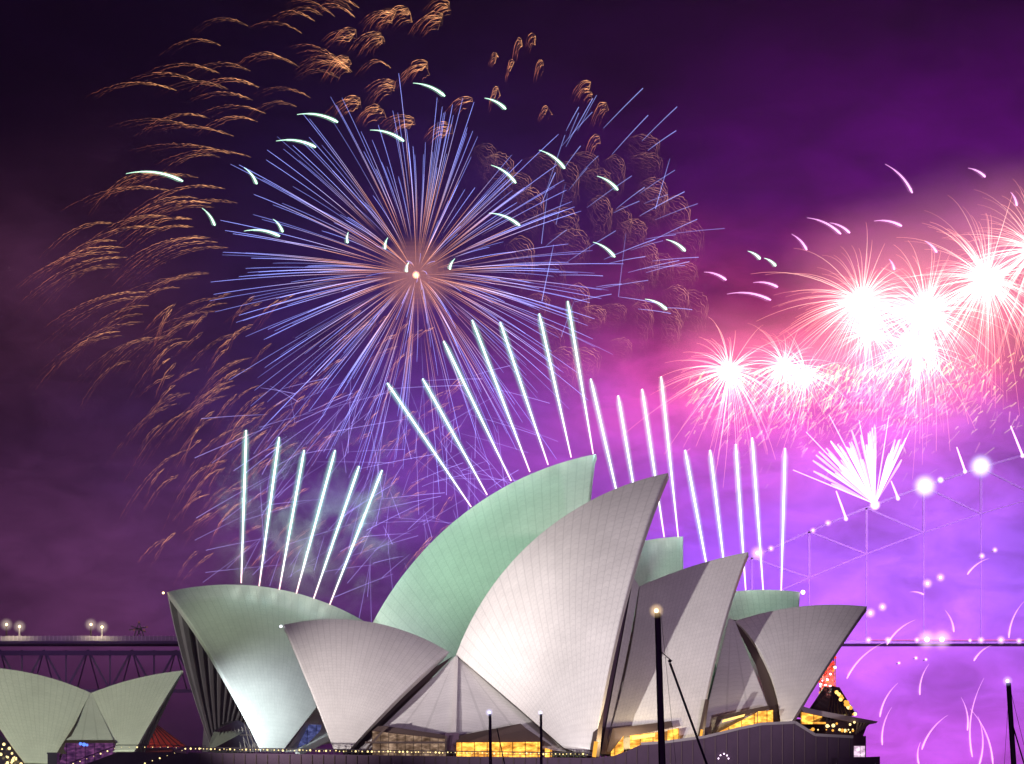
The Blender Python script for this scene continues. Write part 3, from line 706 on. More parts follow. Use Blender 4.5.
# bridge lamps: each a lamp of its own
LAMPS = [(925, 486, 3.0, 1, 'left of the two big blue-white floodlights on the arch'), (981, 466, 3.0, 1, 'right and higher of the two big blue-white floodlights on the arch'),
 (927, 639.5, 2.6, 0, 'left one of the bright floodlight pair on the bridge deck'), (942, 639.5, 2.6, 0, 'right one of the bright floodlight pair on the bridge deck'),
 (940.5, 577.5, 1.2, 0, 'upper lamp of the pair hanging under the arch'), (927.5, 583.5, 1.35, 0, 'lower lamp of the pair hanging under the arch'),
 (882.5, 607, 1.2, 0, 'upper right lamp of the pair beyond the right shell tip'), (870.5, 613, 1.35, 0, 'lower left lamp of the pair beyond the right shell tip'),
 (868.5, 640, .95, 0, 'leftmost lamp on the bridge deck line'), (888, 640, .95, 0, 'deck lamp left of the bright floodlight pair'), (981, 640, 1.0, 0, 'first small deck lamp right of the bright floodlight pair'), (1001, 640, 1.15, 0, 'second deck lamp right of the bright floodlight pair'),
 (1019, 641, .9, 0, 'deck lamp nearest the right edge of the photo'), (970, 640.5, .6, 0, 'tiny deck lamp between the floodlight pair and its neighbours'), (917, 640, .8, 0, 'small deck lamp touching the left of the floodlight pair'),
 (982, 556, .9, 0, 'lamp among pale sparks under the right of the arch'), (995, 550, .8, 0, 'small lamp upper right of the sparks under the arch'), (757.5, 553, 1.9, 0, 'bright lamp beside the tip of the middle white shell'), (771, 548.5, .9, 0, 'small lamp on the arch just right of the middle shell tip'),
 (940.5, 480, .9, 1, 'small lamp on the arch between the two big floodlights'), (813, 530.5, .8, 0, 'small lamp low on the arch top chord'), (828, 523, .9, 0, 'small lamp on the arch left of the white spray'), (899, 663, .5, 0, 'faint lamp below the deck, left of three'), (916, 658, .6, 0, 'faint lamp below the deck, middle of three'), (926, 659.5, .5, 0, 'faint lamp below the deck, right of three')]
for x, y, r, blue, lab in LAMPS:
    c = P(x, y, 924); r *= .72
    l = thing('bridge_lamp', lab, 'lamp', tuple(c), 'lamps on the arch bridge')
    mb = MB(); mb.ball(c, r*.38, 12, 8); mb.build('bulb', LAMPP if not blue else LAMPW, l)
    mb = MB(); mb.ball(c, r*2.2, 32, 22, (.6, .38, .56) if not blue else (.8, .9, 1.3)); mb.build('glow', GLOW_LAMP, l, True)
    mb = MB(); mb.tube([c+Vector((0, .5, 0)), c+Vector((0, 6, 0))], .15, 4); mb.build('bracket', STEEL, l)

# ------------------------------------------------------------------ boats in front: masts rise into the photo
def boat(x_top, y_top, x_bot, Y, r, label, lamp, length, lr=1.0, wires=(), boom=None):
    b = thing('sailing_boat', label, 'boat', (P(x_bot, HZ, Y).x, Y, 0))
    tp = P(x_top, y_top, Y); k = (x_bot-x_top)/(764-y_top)
    bx = x_bot + k*(HZ+3000/Y-764)*.6; bt = Vector((P(bx, 0, Y).x, Y, 1.2))
    mb = MB(); mb.tube([bt, tp], [r*1.1, r*.8], 10); mb.build('mast', ALU, b)
    hb = MB(); L = length; W_ = L*.16; secs = []
    for i in range(13):
        t = i/12; x = (t-.5)*L; w = W_*math.sin(math.pi*min(1, .12+t*.88))**.6+.02
        secs.append([Vector((bt.x+x, Y-w, 1.2+.4*(t-.4)**2)), Vector((bt.x+x, Y-w*.8, .35)), Vector((bt.x+x, Y, -.35)), Vector((bt.x+x, Y+w*.8, .35)), Vector((bt.x+x, Y+w, 1.2+.4*(t-.4)**2))])
    n0 = 0
    for s_ in secs: hb.v += s_
    for i in range(12):
        for j in range(4): hb.f.append([i*5+j, i*5+j+1, i*5+j+6, i*5+j+5])
        hb.f.append([i*5, i*5+5, i*5+9, i*5+4])
    hb.f.append([0, 1, 2, 3, 4]); hb.f.append([60, 61, 62, 63, 64])
    hl = hb.build('hull', HULL, b); 
    cb = MB(); cb.box(bt.x-L*.05, bt.x+L*.28, Y-W_*.5, Y+W_*.5, 1.15, 1.75); cb.build('cabin', HULL, b)
    mb = MB(); mb.ball(tp+Vector((-.05*lr, 0, .1*lr)), r*.6*lr, 10, 8); lm = mb.build('masthead_lamp', lamp, b)
    mb = MB(); mb.ball(tp+Vector((-.05*lr, 0, .1*lr)), r*2.4*lr, 20, 14, (.45, .3, .15) if lamp is LAMPY else (.25, .25, .45)); mb.build('glow', GLOW, lm)
    for (x0, y0, x1, y1, rr) in wires:
        d = P(x1, y1, Y-.3)-P(x0, y0, Y-.1); e = P(x0, y0, Y-.1)+d*((P(x0, y0, Y).z-1.4)/max(.01, -d.z)) if y1 >= 763 else P(x1, y1, Y-.3)
        mb = MB(); mb.tube([P(x0, y0, Y-.1), e], rr, 5); mb.build('stay', ROPE, b)
    return b
b1 = boat(657.5, 613, 664.5, 120, .15, 'near boat with a thick black mast and warm masthead lamp before the middle shells', LAMPY, 14, .9,
     wires=[(670, 663, 709, 770, .05), (661, 614, 676, 764, .008), (659, 650, 672, 661, .02)])
mb = MB(); mb.ball(P(669.8, 661, 119.7), .07, 8, 6); mb.build('block', ROPE, b1)
for i in range(46):
    a = rnd.random(); x, y = ((rnd.gauss(666.5, 1.2), rnd.uniform(637, 658)) if a < .35 else (646-17*rnd.random(), rnd.uniform(640, 720)))
    if a >= .35: x = 652-(y-640)*.33+rnd.uniform(-1.5, 1.5)
    mb = MB(); mb.ball(P(x, y, 119.6), rnd.choice((.008, .012, .016)), 5, 4); mb.build('rigging_glint', EDGE, b1)
boat(490, 714, 491, 190, .115, 'boat whose thin mast with blue-white lamp stands left of the amber foyer windows', LAMPW, 9, 1.0, wires=[(497, 728, 506, 770, .035)])
boat(541, 714, 541.5, 190, .10, 'boat whose thin mast with blue-white lamp stands before the right end of the foyer', LAMPW, 9, .8)
boat(1008.5, 683, 1018, 120, .12, 'boat with a leaning dark mast at the right edge of the photo', LAMPW, 11, .8, wires=[(1009, 690, 1004, 770, .008), (1013, 726, 1026, 770, .03), (1010, 688, 1024, 745, .01)])

# ------------------------------------------------------------------ fireworks
FB = 760.0                      # distance of the big aerial shells
SC = FB/F                       # metres per picture pixel out there
def pxv(dx, dy, Y=FB): return Vector((dx*Y/F, 0, -dy*Y/F))
def streak(mb, pts, w, cols): mb.tube(pts, w, 3, cols=cols, cap=False)
def mul(c, k): return (c[0]*k, c[1]*k, c[2]*k)
def mixc(a, b, t): return tuple(x+(y-x)*t for x, y in zip(a, b))
def finish(parent, trails, name, limit=100, stuff='fine_sparks'):
    """the biggest trails become parts of their own, the rest one mass"""
    trails.sort(key=lambda m: -m.size)
    for m in trails[:limit]: m.build(name, SPARK, parent)
    rest_ = MB()
    for m in trails[limit:]:
        k = len(rest_.v); rest_.v += m.v; rest_.c += m.c; rest_.f += [[i+k for i in f] for f in m.f]
    if rest_.v:
        o = rest_.build(stuff, SPARK, parent); o['kind'] = 'stuff'

# --- the blue peony shell
BC = P(416, 275, FB)
peony = thing('firework_shell', 'great blue violet starburst of straight rays from an orange core', 'firework', tuple(BC))
tr = []
ORG, BLU = (1.0, .40, .20), (.28, .33, 1.0)
for i in range(360):
    z = rnd.uniform(-1, 1); a = rnd.uniform(0, 2*math.pi); q = math.sqrt(1-z*z)
    d = Vector((q*math.cos(a), q*math.sin(a), z))
    Rr = 208*SC*rnd.triangular(.62, 1.06, .96)*(1.0 if d.z > -.2 else rnd.uniform(.75, 1.12)); r0 = Rr*rnd.uniform(.05, .5)
    n = 12; pts, cols, ws = [], [], []
    k = rnd.uniform(.35, 1.1)*(1.0 if d.z > -.3 else .8); sw = rnd.uniform(.42, .68)
    for j in range(n+1):
        t = j/n; r = r0+(Rr-r0)*t
        g = -5.0*SC*(r/Rr)**2*3
        pts.append(BC+d*r+Vector((-2*SC*(r/Rr)**2*3, 0, g)))
        fr = r/Rr
        c = mixc(ORG, (.62, .50, .85), max(0, min(1, (fr-sw+.18)/.2))) if fr < sw else mixc((.62, .50, .85), BLU, max(0, min(1, (fr-sw)/.22)))
        fade = min(1, t*3+.12)
        cols.append(mul(c, k*fade*.62)); ws.append((.055+.04*t)*(1 if t < 1 else .6))
    m = MB(); streak(m, pts, ws, cols); m.size = (Rr-r0)*math.hypot(d.x, d.z)*k; tr.append(m)
finish(peony, tr, 'star_ray', 100, 'star_rays_small')
mb = MB(); mb.ball(BC, 1.1, 20, 14, (1.6, .9, .5)); mb.build('core', GLOW, peony)
mb = MB(); mb.ball(BC, 10, 32, 20, (.16, .06, .025)); mb.build('core_glow', GLOW_SOFT, peony)

# --- broken blue rays: a second shell whose stars tumble, right of and below the first
def scatter(label, n, fx, col, lo, hi, wid, kk):
    g = None; trs = []
    for i in range(n):
        x, y, ang, L = fx()
        k = rnd.uniform(.4, 1.0)*kk; a = P(x, y, FB+rnd.uniform(-40, 40)); v = pxv(math.cos(ang)*L, math.sin(ang)*L)
        pts = [a+v*(j/5)+pxv(0, 2.0*(j/5)**2) for j in range(6)]
        m = MB(); streak(m, pts, [wid*.6]+[wid]*5, [mul(col, k*(.5+.1*j)) for j in range(6)]); m.size = L*k; trs.append(m)
    c = sum((m.v[0] for m in trs), Vector())/len(trs)
    g = thing('firework_shell', label, 'firework', tuple(c))
    finish(g, trs, 'star_ray', 100, 'star_rays_small')
def fx_right():
    x, y = rnd.uniform(540, 670), rnd.uniform(125, 310)
    ang = math.atan2(y-300, x-480)+rnd.gauss(0, .12) if rnd.random() < .9 else math.radians(rnd.uniform(96, 112))
    return x, y, ang, rnd.uniform(25, 60)
def fx_low():
    x, y = rnd.uniform(255, 500), rnd.uniform(375, 575)
    ang = math.atan2(y-275, x-416)+rnd.gauss(0, .35) if rnd.random() < .6 else math.radians(rnd.choice((160, 150, 10, -20))+rnd.gauss(0, 14))
    return x, y, ang, rnd.uniform(18, 85)
scatter('loose short blue rays falling at the right of the great starburst', 46, fx_right, (.32, .40, 1.0), 0, 0, .11, .62)
scatter('tangle of thin violet rays below the great starburst, over the green shell', 190, fx_low, (.42, .36, .95), 0, 0, .10, .42)

# --- gold willow: ember trails drifting down all round
willow = thing('firework_willow', 'wide golden willow of curved ember trails ringing the blue starburst', 'firework', tuple(BC+Vector((0, 10, 0))))
tr = []
GOLD = (1.0, .50, .24)
def ember(x0, y0, vx, vy, drop, strands, bright, Y, gap, curl=0.0):
    """granular ember trail: bunch of dotted strands along a falling arc (picture pixels at distance Y)"""
    m = MB(); L = math.hypot(vx, vy+drop*.5)
    for s_ in range(strands):
        sc = 1-.10*s_*rnd.uniform(.5, 1.2); ox, oy = s_*gap*rnd.uniform(-.5, .5), s_*gap*rnd.uniform(.5, 1.2)
        n = max(9, int(L*sc/2.4)); pts, cols, ws = [], [], []
        for j in range(n+1):
            t = j/n; o_ = min(1, t*9)
            pts.append(P(x0+ox*o_+vx*sc*t+rnd.gauss(0, .3)*o_, y0+oy*o_+vy*sc*t+drop*sc*t*t+rnd.gauss(0, .3)*o_, Y))
            env = (.12+.88*min(1, t*6))*(1-t)**.6
            b = bright*env*rnd.choice((.1, .5, 1.0, 1.7))*(1 if s_ == 0 else .62)
            cols.append(mul(mixc((1.0, .46, .18), (.66, .17, .09), min(1, t*1.15)), b)); ws.append(.078*(1-.5*t))
        m.tube(pts, ws, 3, cols=cols, cap=False, start=None if s_ == 0 else 0)
    m.size = L*bright; return m
cx, cy = 428, 262
# left side and top-left: long arcs blown to the left; each starts at the upper inner end
for i in range(118):
    th = math.radians(rnd.uniform(98, 236)); r = rnd.uniform(200, 318)
    x, y = cx+math.cos(th)*r, cy-math.sin(th)*r*.93
    ux, uy = math.cos(th), -math.sin(th)
    L = rnd.uniform(46, 92)
    vx = ux*L*.95-28; vy = uy*L*.55-14
    if th > math.radians(195): vx *= .8
    b = rnd.uniform(.35, .95)*(1.0 if th < math.radians(180) else .58)
    if y > 575 or (y > 540 and x < 250): continue
    tr.append(ember(x, y, vx, vy, rnd.uniform(46, 70) if th > math.radians(150) else rnd.uniform(34, 54), 3, b*rnd.uniform(.45, .95), FB+rnd.uniform(-60, 60), .8))
# top: humps
for x, y in ((400, 8), (432, 14), (440, 2), (372, 33), (415, 62), (345, 30), (385, 10), (338, 57), (500, 55), (520, 40), (536, 36), (541, 62), (515, 62), (588, 82), (591, 92), (607, 103), (548, 108), (601, 136), (500, 88), (470, 98), (385, 82), (350, 98), (372, 106), (405, 118), (440, 125)):
    sgn = -1 if x < 480 else (-.35 if x < 560 else -.6)
    for q in range(2 if x < 460 else 1):
        tr.append(ember(x+rnd.uniform(-3, 3)+10*(x < 460), y+4*q, sgn*rnd.uniform(24, 38), -rnd.uniform(14, 22), rnd.uniform(28, 42), 7, .75, FB+rnd.uniform(-50, 50), 1.7))
# right side: short hooks with a curtain of falling embers under each
def hook(x, y, w, h, b):
    m = MB(); Y = FB+rnd.uniform(-50, 50); ns = 15
    for s_ in range(ns):
        sc = 1-.018*s_*rnd.uniform(.3, 1.6); n = 18; pts, cols, ws = [], [], []
        for j in range(n+1):
            t = j/n; o_ = min(1, t*3)
            th_ = -.75+t*3.1; a_ = min(th_, math.pi/2)
            px_ = x-w*.5+w*.5*sc*math.sin(a_)-s_*w*.035*rnd.uniform(.6, 1.3); py_ = y+s_*h*.06*o_+h*.30*sc*(1-math.cos(a_))+(h*.55*sc*(th_-math.pi/2) if th_ > math.pi/2 else 0)
            pts.append(P(px_+rnd.gauss(0, .6)*o_, py_+rnd.gauss(0, .6)*o_, Y))
            k = b*rnd.choice((.2, .5, .9, 1.2))*(.04+.96*math.sin(math.pi*min(1, t*.95+.02))**1.5)*(1.25 if s_ < 3 else .75-.045*s_)*(1-.35*t)
            cols.append(mul(mixc((.85, .40, .22), (.50, .20, .20), s_/ns), k)); ws.append(.06)
        m.tube(pts, ws, 3, cols=cols, cap=False, start=None if s_ == 0 else 0)
    m.size = (w+h)*b; return m
for x, y in ((580, 165), (600, 150), (612, 170), (628, 158), (660, 138), (662, 152), (668, 180), (671, 185), (694, 195), (706, 222), (700, 262), (690, 282), (712, 288), (660, 245), (672, 252), (648, 218), (630, 208), (612, 196), (640, 282), (624, 300), (590, 232), (575, 210), (560, 150), (565, 262), (588, 285), (605, 305), (545, 190), (655, 300), (678, 312), (560, 325), (575, 345), (600, 350), (630, 335), (530, 170), (512, 150), (495, 140), (535, 240), (550, 290)):
    tr.append(hook(x+rnd.uniform(-4, 4), y+rnd.uniform(-4, 4), rnd.uniform(18, 34), rnd.uniform(26, 56), rnd.uniform(.16, .50)))
# faint reddish inner embers under the starburst
for i in range(120):
    x, y = rnd.uniform(150, 470), rnd.uniform(290, 565)
    tr.append(ember(x, y, -rnd.uniform(18, 42), rnd.uniform(4, 16), rnd.uniform(10, 34), 3, rnd.uniform(.25, .5), FB+rnd.uniform(-40, 60), 1.2))
finish(willow, tr, 'ember_trail', 100, 'embers')

# --- bright single comets with curved tails
def comet(x0, y0, x1, y1, col, k, label, cat, grp, name, Y=740.0, sag=None, w=.42):
    L = math.hypot(x1-x0, y1-y0); dx, dy = x1-x0, y1-y0
    s_ = L*.09 if sag is None else sag
    nx, ny = (dy/L, -dx/L); 
    if ny > 0: nx, ny = -nx, -ny
    pts, ws, cols = [], [], []
    for j in range(13):
        t = j/12; b = 4*t*(1-t)*s_
        pts.append(P(x0+dx*t+nx*b, y0+dy*t+ny*b, Y)); ws.append(w*(.28+.72*t**.8)*(1 if j < 12 else .45)); cols.append(mul(col, k*(.35+.65*t)))
    o = thing(name, label, cat, tuple(pts[-1]), grp)
    m = MB(); streak(m, pts, ws, cols); m.build('tail', SPARK, o)
    m = MB(); streak(m, pts[3:], [x*2.6 for x in ws[3:]], [mul(c, .10) for c in cols[3:]]); m.build('glow', SPARK, o)
GW = (.58, 1.0, .74)
GREEN = [(297, 114.5, 338, 122), (276, 141, 316, 147), (126, 173.6, 183, 181), (244, 167.5, 257, 184), (202, 208, 215, 225.5), (273, 219, 283, 232), (244, 231, 280, 236),
 (413, 83, 445, 96), (484.5, 98, 506, 109), (370, 130, 404, 141), (539, 150, 565, 168.5), (491, 165, 516, 183), (597, 176, 618, 190), (489, 213, 520, 225.5), (593, 242, 615, 257),
 (348.5, 232, 348, 243), (388, 237.5, 385.5, 249), (409, 262, 407, 272), (455, 258.6, 450, 269.5), (666, 239.5, 685.5, 251), (645, 299, 667, 309.5), (747.5, 251, 760.5, 259), (764, 258, 776, 266)]
GLAB = ['upper of two flat green-white comets left of the starburst top', 'lower of two flat green-white comets left of the starburst top', 'leftmost green-white comet, long and flat in the dark sky', 'steep short green-white comet upper left, between long flat ones', 'steep short green-white comet at the far left of the starburst rays', 'short hooked green-white comet above a flat one at the left rays', 'flat green-white comet at the left ends of the rays',
 'topmost green-white comet, above the starburst', 'green-white comet right of the topmost one', 'green-white comet below and left of the topmost one', 'green-white comet at upper right among the blue rays', 'green-white comet in the upper right rays, below a higher one', 'green-white comet among gold hooks at the right', 'green-white comet just above right of the orange core', 'green-white comet right of the starburst, low among hooks',
 'small upright green-white star left of the core, leftmost of four', 'small upright green-white star up left of the core', 'small upright green-white star touching the orange core', 'small slanted green-white star right of the orange core', 'green-white comet amid the rightmost gold hooks', 'lowest green-white comet, right of the tall jets', 'left one of two tiny green-white arcs in the empty purple sky', 'right one of two tiny green-white arcs in the empty purple sky']
for q, lab in zip(GREEN, GLAB): comet(*q, GW, 1.7, lab, 'firework comet', 'green-white comets', 'comet_star', sag=None, w=.3)
PINK = [(704, 272, 726.5, 280), (753, 282.6, 778, 287), (727, 294, 771, 300), (791.5, 234, 807, 250), (807, 217.7, 841, 234), (829.6, 222.7, 850, 233), (885, 164, 912.5, 193), (968, 168, 985.5, 177), (874, 221, 902, 226), (1010.6, 192, 1017, 206), (924.7, 241, 937, 252.5), (889, 259, 894.5, 270)]
PLAB = ['leftmost pink comet, beside the gold hooks', 'pink comet above the long flat one over the red bursts', 'longest flat pink comet above the leftmost red burst', 'steep pink comet in the purple sky left of a longer pair', 'longer left one of two parallel pink comets', 'shorter right one of two parallel pink comets', 'highest pink comet, long and steep', 'short flat pink comet at the top right', 'flat pink comet above the middle red bursts', 'short steep pink comet at the right edge', 'small pink comet just above the large red bursts', 'smallest pink comet, left of the large red bursts']
for q, lab in zip(PINK, PLAB): comet(*q, (1.0, .45, .95), 1.1, lab, 'firework comet', 'pink comets', 'comet_star', Y=850, w=.36)

# --- jets fired from the roof ridges
JL = [(241, 583, 246, 430), (259, 586, 279, 437), (279, 590, 304, 450), (296, 594, 335, 450), (313, 600, 359, 466), (329, 606, 382, 470)]
JM = [(471, 507, 387, 383), (487, 495, 422.5, 378.7), (511, 481, 443.5, 341), (529.7, 472, 472, 320), (548, 465, 500, 322), (571, 457.5, 539, 313.6), (593, 454, 567.5, 301)]
JR = [(624, 525, 590.6, 378.7), (640, 525, 618, 395.5), (664, 537, 642, 389), (678, 537, 661, 376.6)]
JE = [(711, 590, 685, 450), (727, 590, 710, 450), (745.5, 590, 735.6, 444), (763, 590, 752, 437.6), (781, 590.5, 785, 448)]
ORD = ['first', 'second', 'third', 'fourth', 'fifth', 'sixth', 'seventh']
def jet(x0, y0, x1, y1, label):
    a, b = CON.hit(x0, y0), CON.hit(x1, y1)
    j = thing('firework_jet', label, 'firework jet', tuple(a), 'white comet jets rising from the roof ridges')
    n = 16; pts = [a+(b-a)*(i/n) for i in range(n+1)]
    core = []; ws = []; halo = []; hw = []
    for i in range(n+1):
        t = i/n
        core.append(mixc((1.0, .62, .60), (.95, 1.25, 1.25), min(1, t*2.4)) if t < .45 else mul((.95, 1.25, 1.22), 1.0)); ws.append((.15+.05*min(1, t*1.5))*(1 if i < n else .5))
        halo.append(mul((.17, .40, .29), min(1, t*2)*(.6+.15*t)) ); hw.append((.55+.3*min(1, t*1.6))*(1 if i < n else .5))
    q = a+(b-a)*.22; point('jet_light', tuple(q), 200, (.85, 1.0, .80), .4); point('jet_light', tuple(a+(b-a)*.6), 500, (.55, 1.0, .95), .4)
    m = MB(); streak(m, pts, ws, core); m.build('flame', SPARK, j)
    m = MB(); m.tube(pts, hw, 14, cols=halo, cap=False); h = m.build('flame_glow', GLOW, j, True)
for i, q in enumerate(JL): jet(*q, ORD[i]+' from the left of six white jets rising from the left-leaning shell')
for i, q in enumerate(JM): jet(*q, ORD[i]+' from the left of seven tall white jets rising from the tallest green shell')
for i, q in enumerate(JR): jet(*q, ORD[i]+' from the left of four white jets crossing behind the tall white shell tip')
for i, q in enumerate(JE): jet(*q, ORD[i]+' from the left of five white jets above the right end shells')

# --- red and white bursts along the bridge
def burst(x, y, r, n, label, core_r, Y=905.0, up=1.0, grav=.32):
    C = P(x, y, Y); k = Y/F
    b = thing('firework_burst', label, 'firework', tuple(C), 'red and white bursts above the bridge')
    trs = []
    for i in range(int(n*1.5)):
        z = rnd.uniform(-1, 1); a = rnd.uniform(0, 2*math.pi); q = math.sqrt(1-z*z); d = Vector((q*math.cos(a), q*math.sin(a), z))
        L = r*k*rnd.uniform(.4, 1.35)*(1.25 if rnd.random() < .15 else 1); br = rnd.uniform(.35, 1.0)
        pts, cols, ws = [], [], []
        st = rnd.uniform(.02, .12)
        for j in range(10):
            t = st+(1-st)*j/9
            pts.append(C+d*L*t*(1.12-.12*t)+Vector((-.10*L*t*t, 0, -grav*L*t*t)))
            c = mixc((1.8, 1.45, 1.15), (1.05, .38, .28), min(1, t*1.2)); cols.append(mul(c, br*(.45+.55*min(1, t*4))*(1-.4*t)*.58)); ws.append(.14*(1-.45*t))
        m = MB(); streak(m, pts, ws, cols); m.size = L*math.hypot(d.x, d.z)*br; trs.append(m)
    finish(b, trs, 'spark_trail', 100, 'sparks')
    m = MB(); m.ball(C, core_r*.55*k, 32, 20, (.7, .5, .42)); m.build('core', GLOW, b, True)
    m = MB(); m.ball(C, core_r*k*3.4, 40, 28, (.17, .06, .06)); m.build('core_glow', GLOW, b, True)
burst(729, 371, 62, 120, 'leftmost red and white burst, lowest of the row over the bridge', 24)
burst(784, 365, 50, 95, 'second burst from the left, between the leftmost and the large ones', 19)
burst(806, 374, 44, 70, 'small burst tucked right of the second from the left', 13)
burst(861, 302, 72, 170, 'third large burst, left of the brightest white one', 32)
burst(868, 333, 46, 80, 'lower glare below the third large burst', 22)
burst(925, 312, 80, 190, 'brightest burst, burnt out white in the middle of the row', 42)
burst(915, 348, 60, 120, 'white glare just below the brightest burst', 34)
burst(986, 280, 84, 190, 'large white burst right of the brightest one', 40)
burst(1034, 250, 80, 150, 'burst cut by the right edge of the photo', 30)
point('burst_light_left', tuple(P(729, 371, 905)), 0.7e5, (1.0, .40, .5), 4)
point('burst_light_middle', tuple(P(861, 305, 905)), 0.9e5, (1.0, .40, .5), 4)
point('burst_light_right', tuple(P(940, 312, 905)), 1.2e5, (1.0, .42, .55), 4)
point('starburst_light', tuple(BC), 0.6e5, (.75, .6, 1.0), 3)

# golden rain of crackling sparks under the bursts
sh = MB(P(860, 400, 915))
for i in range(1500):
    x = rnd.gauss(845, 95); y = 352+(1024-x)*.06+abs(rnd.gauss(0, 38))
    if x < 690 or x > 1040: continue
    L = rnd.uniform(3, 13); ang = math.radians(rnd.gauss(125, 18)); Y = 915+rnd.uniform(-20, 20); b = rnd.uniform(.12, .55)*max(.2, 1-(y-360)/140)
    c = mul((.85, .80, .25) if rnd.random() < .75 else (1, .5, .4), b*.9)
    streak(sh, [P(x, y, Y), P(x+math.cos(ang)*L, y+math.sin(ang)*L, Y)], rnd.uniform(.12, .3), [c, mul(c, .6)])
o = sh.build('crackling_sparks', SPARK); tag(o, 'pale golden rain of crackling sparks hanging under the red bursts', 'sparks'); o['kind'] = 'stuff'

# --- white spray standing on the arch
fan = thing('firework_fan', 'white fan of sparks spraying up from the bridge arch', 'firework', tuple(P(875, 505, 922)))
for i in range(64):
    ang = math.radians(rnd.choice((rnd.gauss(112, 9), rnd.gauss(70, 4), rnd.gauss(135, 9), rnd.gauss(94, 3)))); L = rnd.uniform(46, 78)*(1 if ang > 1.4 else .95)
    a = P(875, 504, 922); b_ = P(875+math.cos(ang)*L, 504-math.sin(ang)*L, 922+rnd.uniform(-6, 6))
    m = MB(); n = 8; streak(m, [a+(b_-a)*(j/n) for j in range(n+1)], [.1+.42*(j/n)*(1 if j < n else .3) for j in range(n+1)], [mul((1.0, .80, .95), .18+.32*(j/n)) for j in range(n+1)]); m.build('spray', SPARK, fan)
for (x1, y1) in ((806, 432), (829, 415), (859, 420), (793, 470), (910, 430), (889, 415)):
    a = P(875, 504, 921); b_ = P(x1, y1, 921); m = MB(); streak(m, [a, a+(b_-a)*.5, b_], [.2, .22, .12], [(.8, .5, .75)]*3); m.build('long_spray', SPARK, fan)
mb = MB(); mb.ball(P(875, 505, 921), 1.8, 18, 12, (1.6, 1.2, 1.5)); mb.build('base_glow', GLOW, fan)
# small flares leaning off the arch
for (x0, y0, x1, y1), lab in zip(((846, 519, 836, 491), (898, 498.6, 891, 481), (965, 471.6, 956.6, 447), (1022.6, 456, 1010.5, 426)), ('pink flare left of the white fan, leaning off the arch', 'pink flare right of the white fan, leaning off the arch', 'pink flare between the two big floodlights on the arch', 'pink flare on the arch at the right edge')):
    f_ = thing('bridge_flare', lab, 'flare', tuple(P(x0, y0, 922)), 'pink flares along the arch')
    m = MB(); streak(m, [P(x0, y0, 922), P((x0+x1)/2, (y0+y1)/2, 922), P(x1, y1, 922)], [.4, .36, .2], [(1, .55, .9)]*3); m.build('flame', SPARK, f_)
    m = MB(); m.ball(P(x0, y0, 921.5), .8, 12, 8, (1.2, .8, 1.1)); m.build('glow', GLOW, f_)

# --- pink sparks falling from the bridge deck
FALL = [(915, 620, 887, 645), (884, 642.6, 847, 678.6), (898, 683, 880, 717), (892, 707, 882.5, 745), (929, 664, 920, 695), (948, 715, 922, 749.5), (920.6, 742, 919, 764), (961, 697, 967.5, 730.5), (984, 678, 972.5, 757), (970, 708.5, 993, 764), (978, 716, 979, 766), (991, 645.5, 974, 661), (1024, 601.5, 1009, 638), (945, 610, 954, 632), (910, 592, 924, 594.5), (989, 558.5, 967.5, 574.6)]
FLAB = ['upper of two long pink streaks left of the deck floodlights', 'lower of two long pink streaks, ending beside the right end shell', 'pink streak right of the harbour canopy, upper of two', 'steep pink streak right of the harbour canopy, lower of two', 'short pink streak below the deck floodlights', 'curved pink streak meeting an upright one low at the right', 'short upright pink streak at the bottom edge', 'pink streak leaning right, left of the crossing ones', 'longest steep pink streak left of the leaning mast', 'curved pink streak bending right at the crossing', 'upright pink streak at the crossing, bottom edge', 'short pink curl just under the deck line at the right', 'pink streak at the right edge above the deck line', 'hooked pink streak above the deck floodlights', 'tiny flat pink streak above the hooked one', 'pink dash beside small lamps under the arch']
for q, lab in zip(FALL, FLAB): comet(*q, (1.0, .48, .75), .75, lab, 'falling spark', 'pink sparks falling from the bridge', 'falling_spark', Y=890, w=.27)

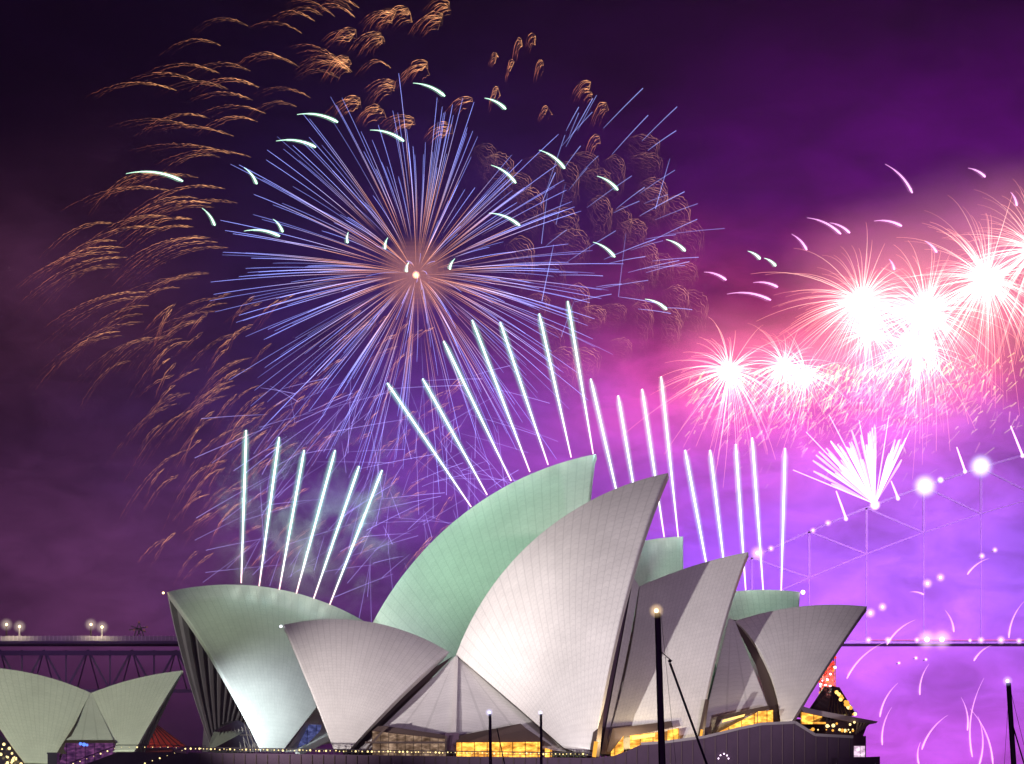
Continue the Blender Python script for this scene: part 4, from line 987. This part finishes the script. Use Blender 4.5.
# ------------------------------------------------------------------ smoke left by the jets of the left shell
def smoke_mat(name, dens, scale, lo, hi, half):
    m = bpy.data.materials.new(name); m.use_nodes = True; t = m.node_tree; t.nodes.clear()
    tcn = N(t, 'ShaderNodeTexCoord'); nn = N(t, 'ShaderNodeTexNoise'); nn.inputs['Scale'].default_value = scale; nn.inputs['Detail'].default_value = 5; nn.inputs['Roughness'].default_value = .55; nn.inputs['Distortion'].default_value = .4
    t.links.new(tcn.outputs['Object'], nn.inputs['Vector'])
    mr = N(t, 'ShaderNodeMapRange'); mr.interpolation_type = 'SMOOTHSTEP'; mr.inputs['From Min'].default_value = lo; mr.inputs['From Max'].default_value = hi; t.links.new(nn.outputs['Fac'], mr.inputs['Value'])
    sp_ = N(t, 'ShaderNodeSeparateXYZ'); t.links.new(tcn.outputs['Object'], sp_.inputs[0])
    f = None
    for k in range(3):
        q = M_(t, 'SUBTRACT', 1.0, M_(t, 'POWER', M_(t, 'ABSOLUTE', M_(t, 'DIVIDE', sp_.outputs[k], half[k])), 2.0), clamp=True)
        f = q if f is None else M_(t, 'MULTIPLY', f, q)
    pv_ = N(t, 'ShaderNodeVolumePrincipled'); pv_.inputs['Color'].default_value = (.9, .95, 1, 1)
    t.links.new(M_(t, 'MULTIPLY', M_(t, 'MULTIPLY', mr.outputs[0], f), dens), pv_.inputs['Density'])
    o_ = N(t, 'ShaderNodeOutputMaterial'); t.links.new(pv_.outputs[0], o_.inputs['Volume'])
    m.cycles.volume_step_rate = 4.0
    return m
def smoke(px0, py0, px1, py1, label, dens, scale, lo=.5, hi=.72, deep=7.0):
    a, b = CON.hit(px0, py1), CON.hit(px1, py0); c = (a+b)/2; half = ((b.x-a.x)/2, deep, (b.z-a.z)/2)
    mb = MB(c); mb.box(a.x, b.x, c.y-deep, c.y+deep, a.z, b.z)
    o = mb.build('smoke', smoke_mat('jet_smoke', dens, scale, lo, hi, half)); tag(o, label, 'smoke'); o['kind'] = 'stuff'
smoke(205, 420, 420, 618, 'drifting blue-grey puffs of smoke round the six left jets', .16, .16)

# ------------------------------------------------------------------ thin smoky air
hz = MB(); hz.box(-420, 520, -20, 1120, -1.0, 420)
H_ = bpy.data.materials.new('haze_air'); H_.use_nodes = True; t = H_.node_tree; t.nodes.clear()
pv = N(t, 'ShaderNodeVolumePrincipled'); pv.inputs['Color'].default_value = (.78, .66, 1.0, 1); pv.inputs['Density'].default_value = 0.00011; pv.inputs['Anisotropy'].default_value = 0.5
o_ = N(t, 'ShaderNodeOutputMaterial'); t.links.new(pv.outputs[0], o_.inputs['Volume'])
o = hz.build('haze', H_); o['kind'] = 'stuff'

wl_ = thing('wall_lights', 'small ring of white lamps on the dark podium wall under the end shells', 'lights', tuple(P(723, 757, 477.7)))
for x, y in ((718.5, 758.5), (720.5, 755.3), (724, 753.8), (727, 755.5), (728.5, 758.5)):
    mb = MB(); mb.ball(P(x, y, 477.7), .11, 8, 6); mb.build('lamp', LAMPP, wl_)
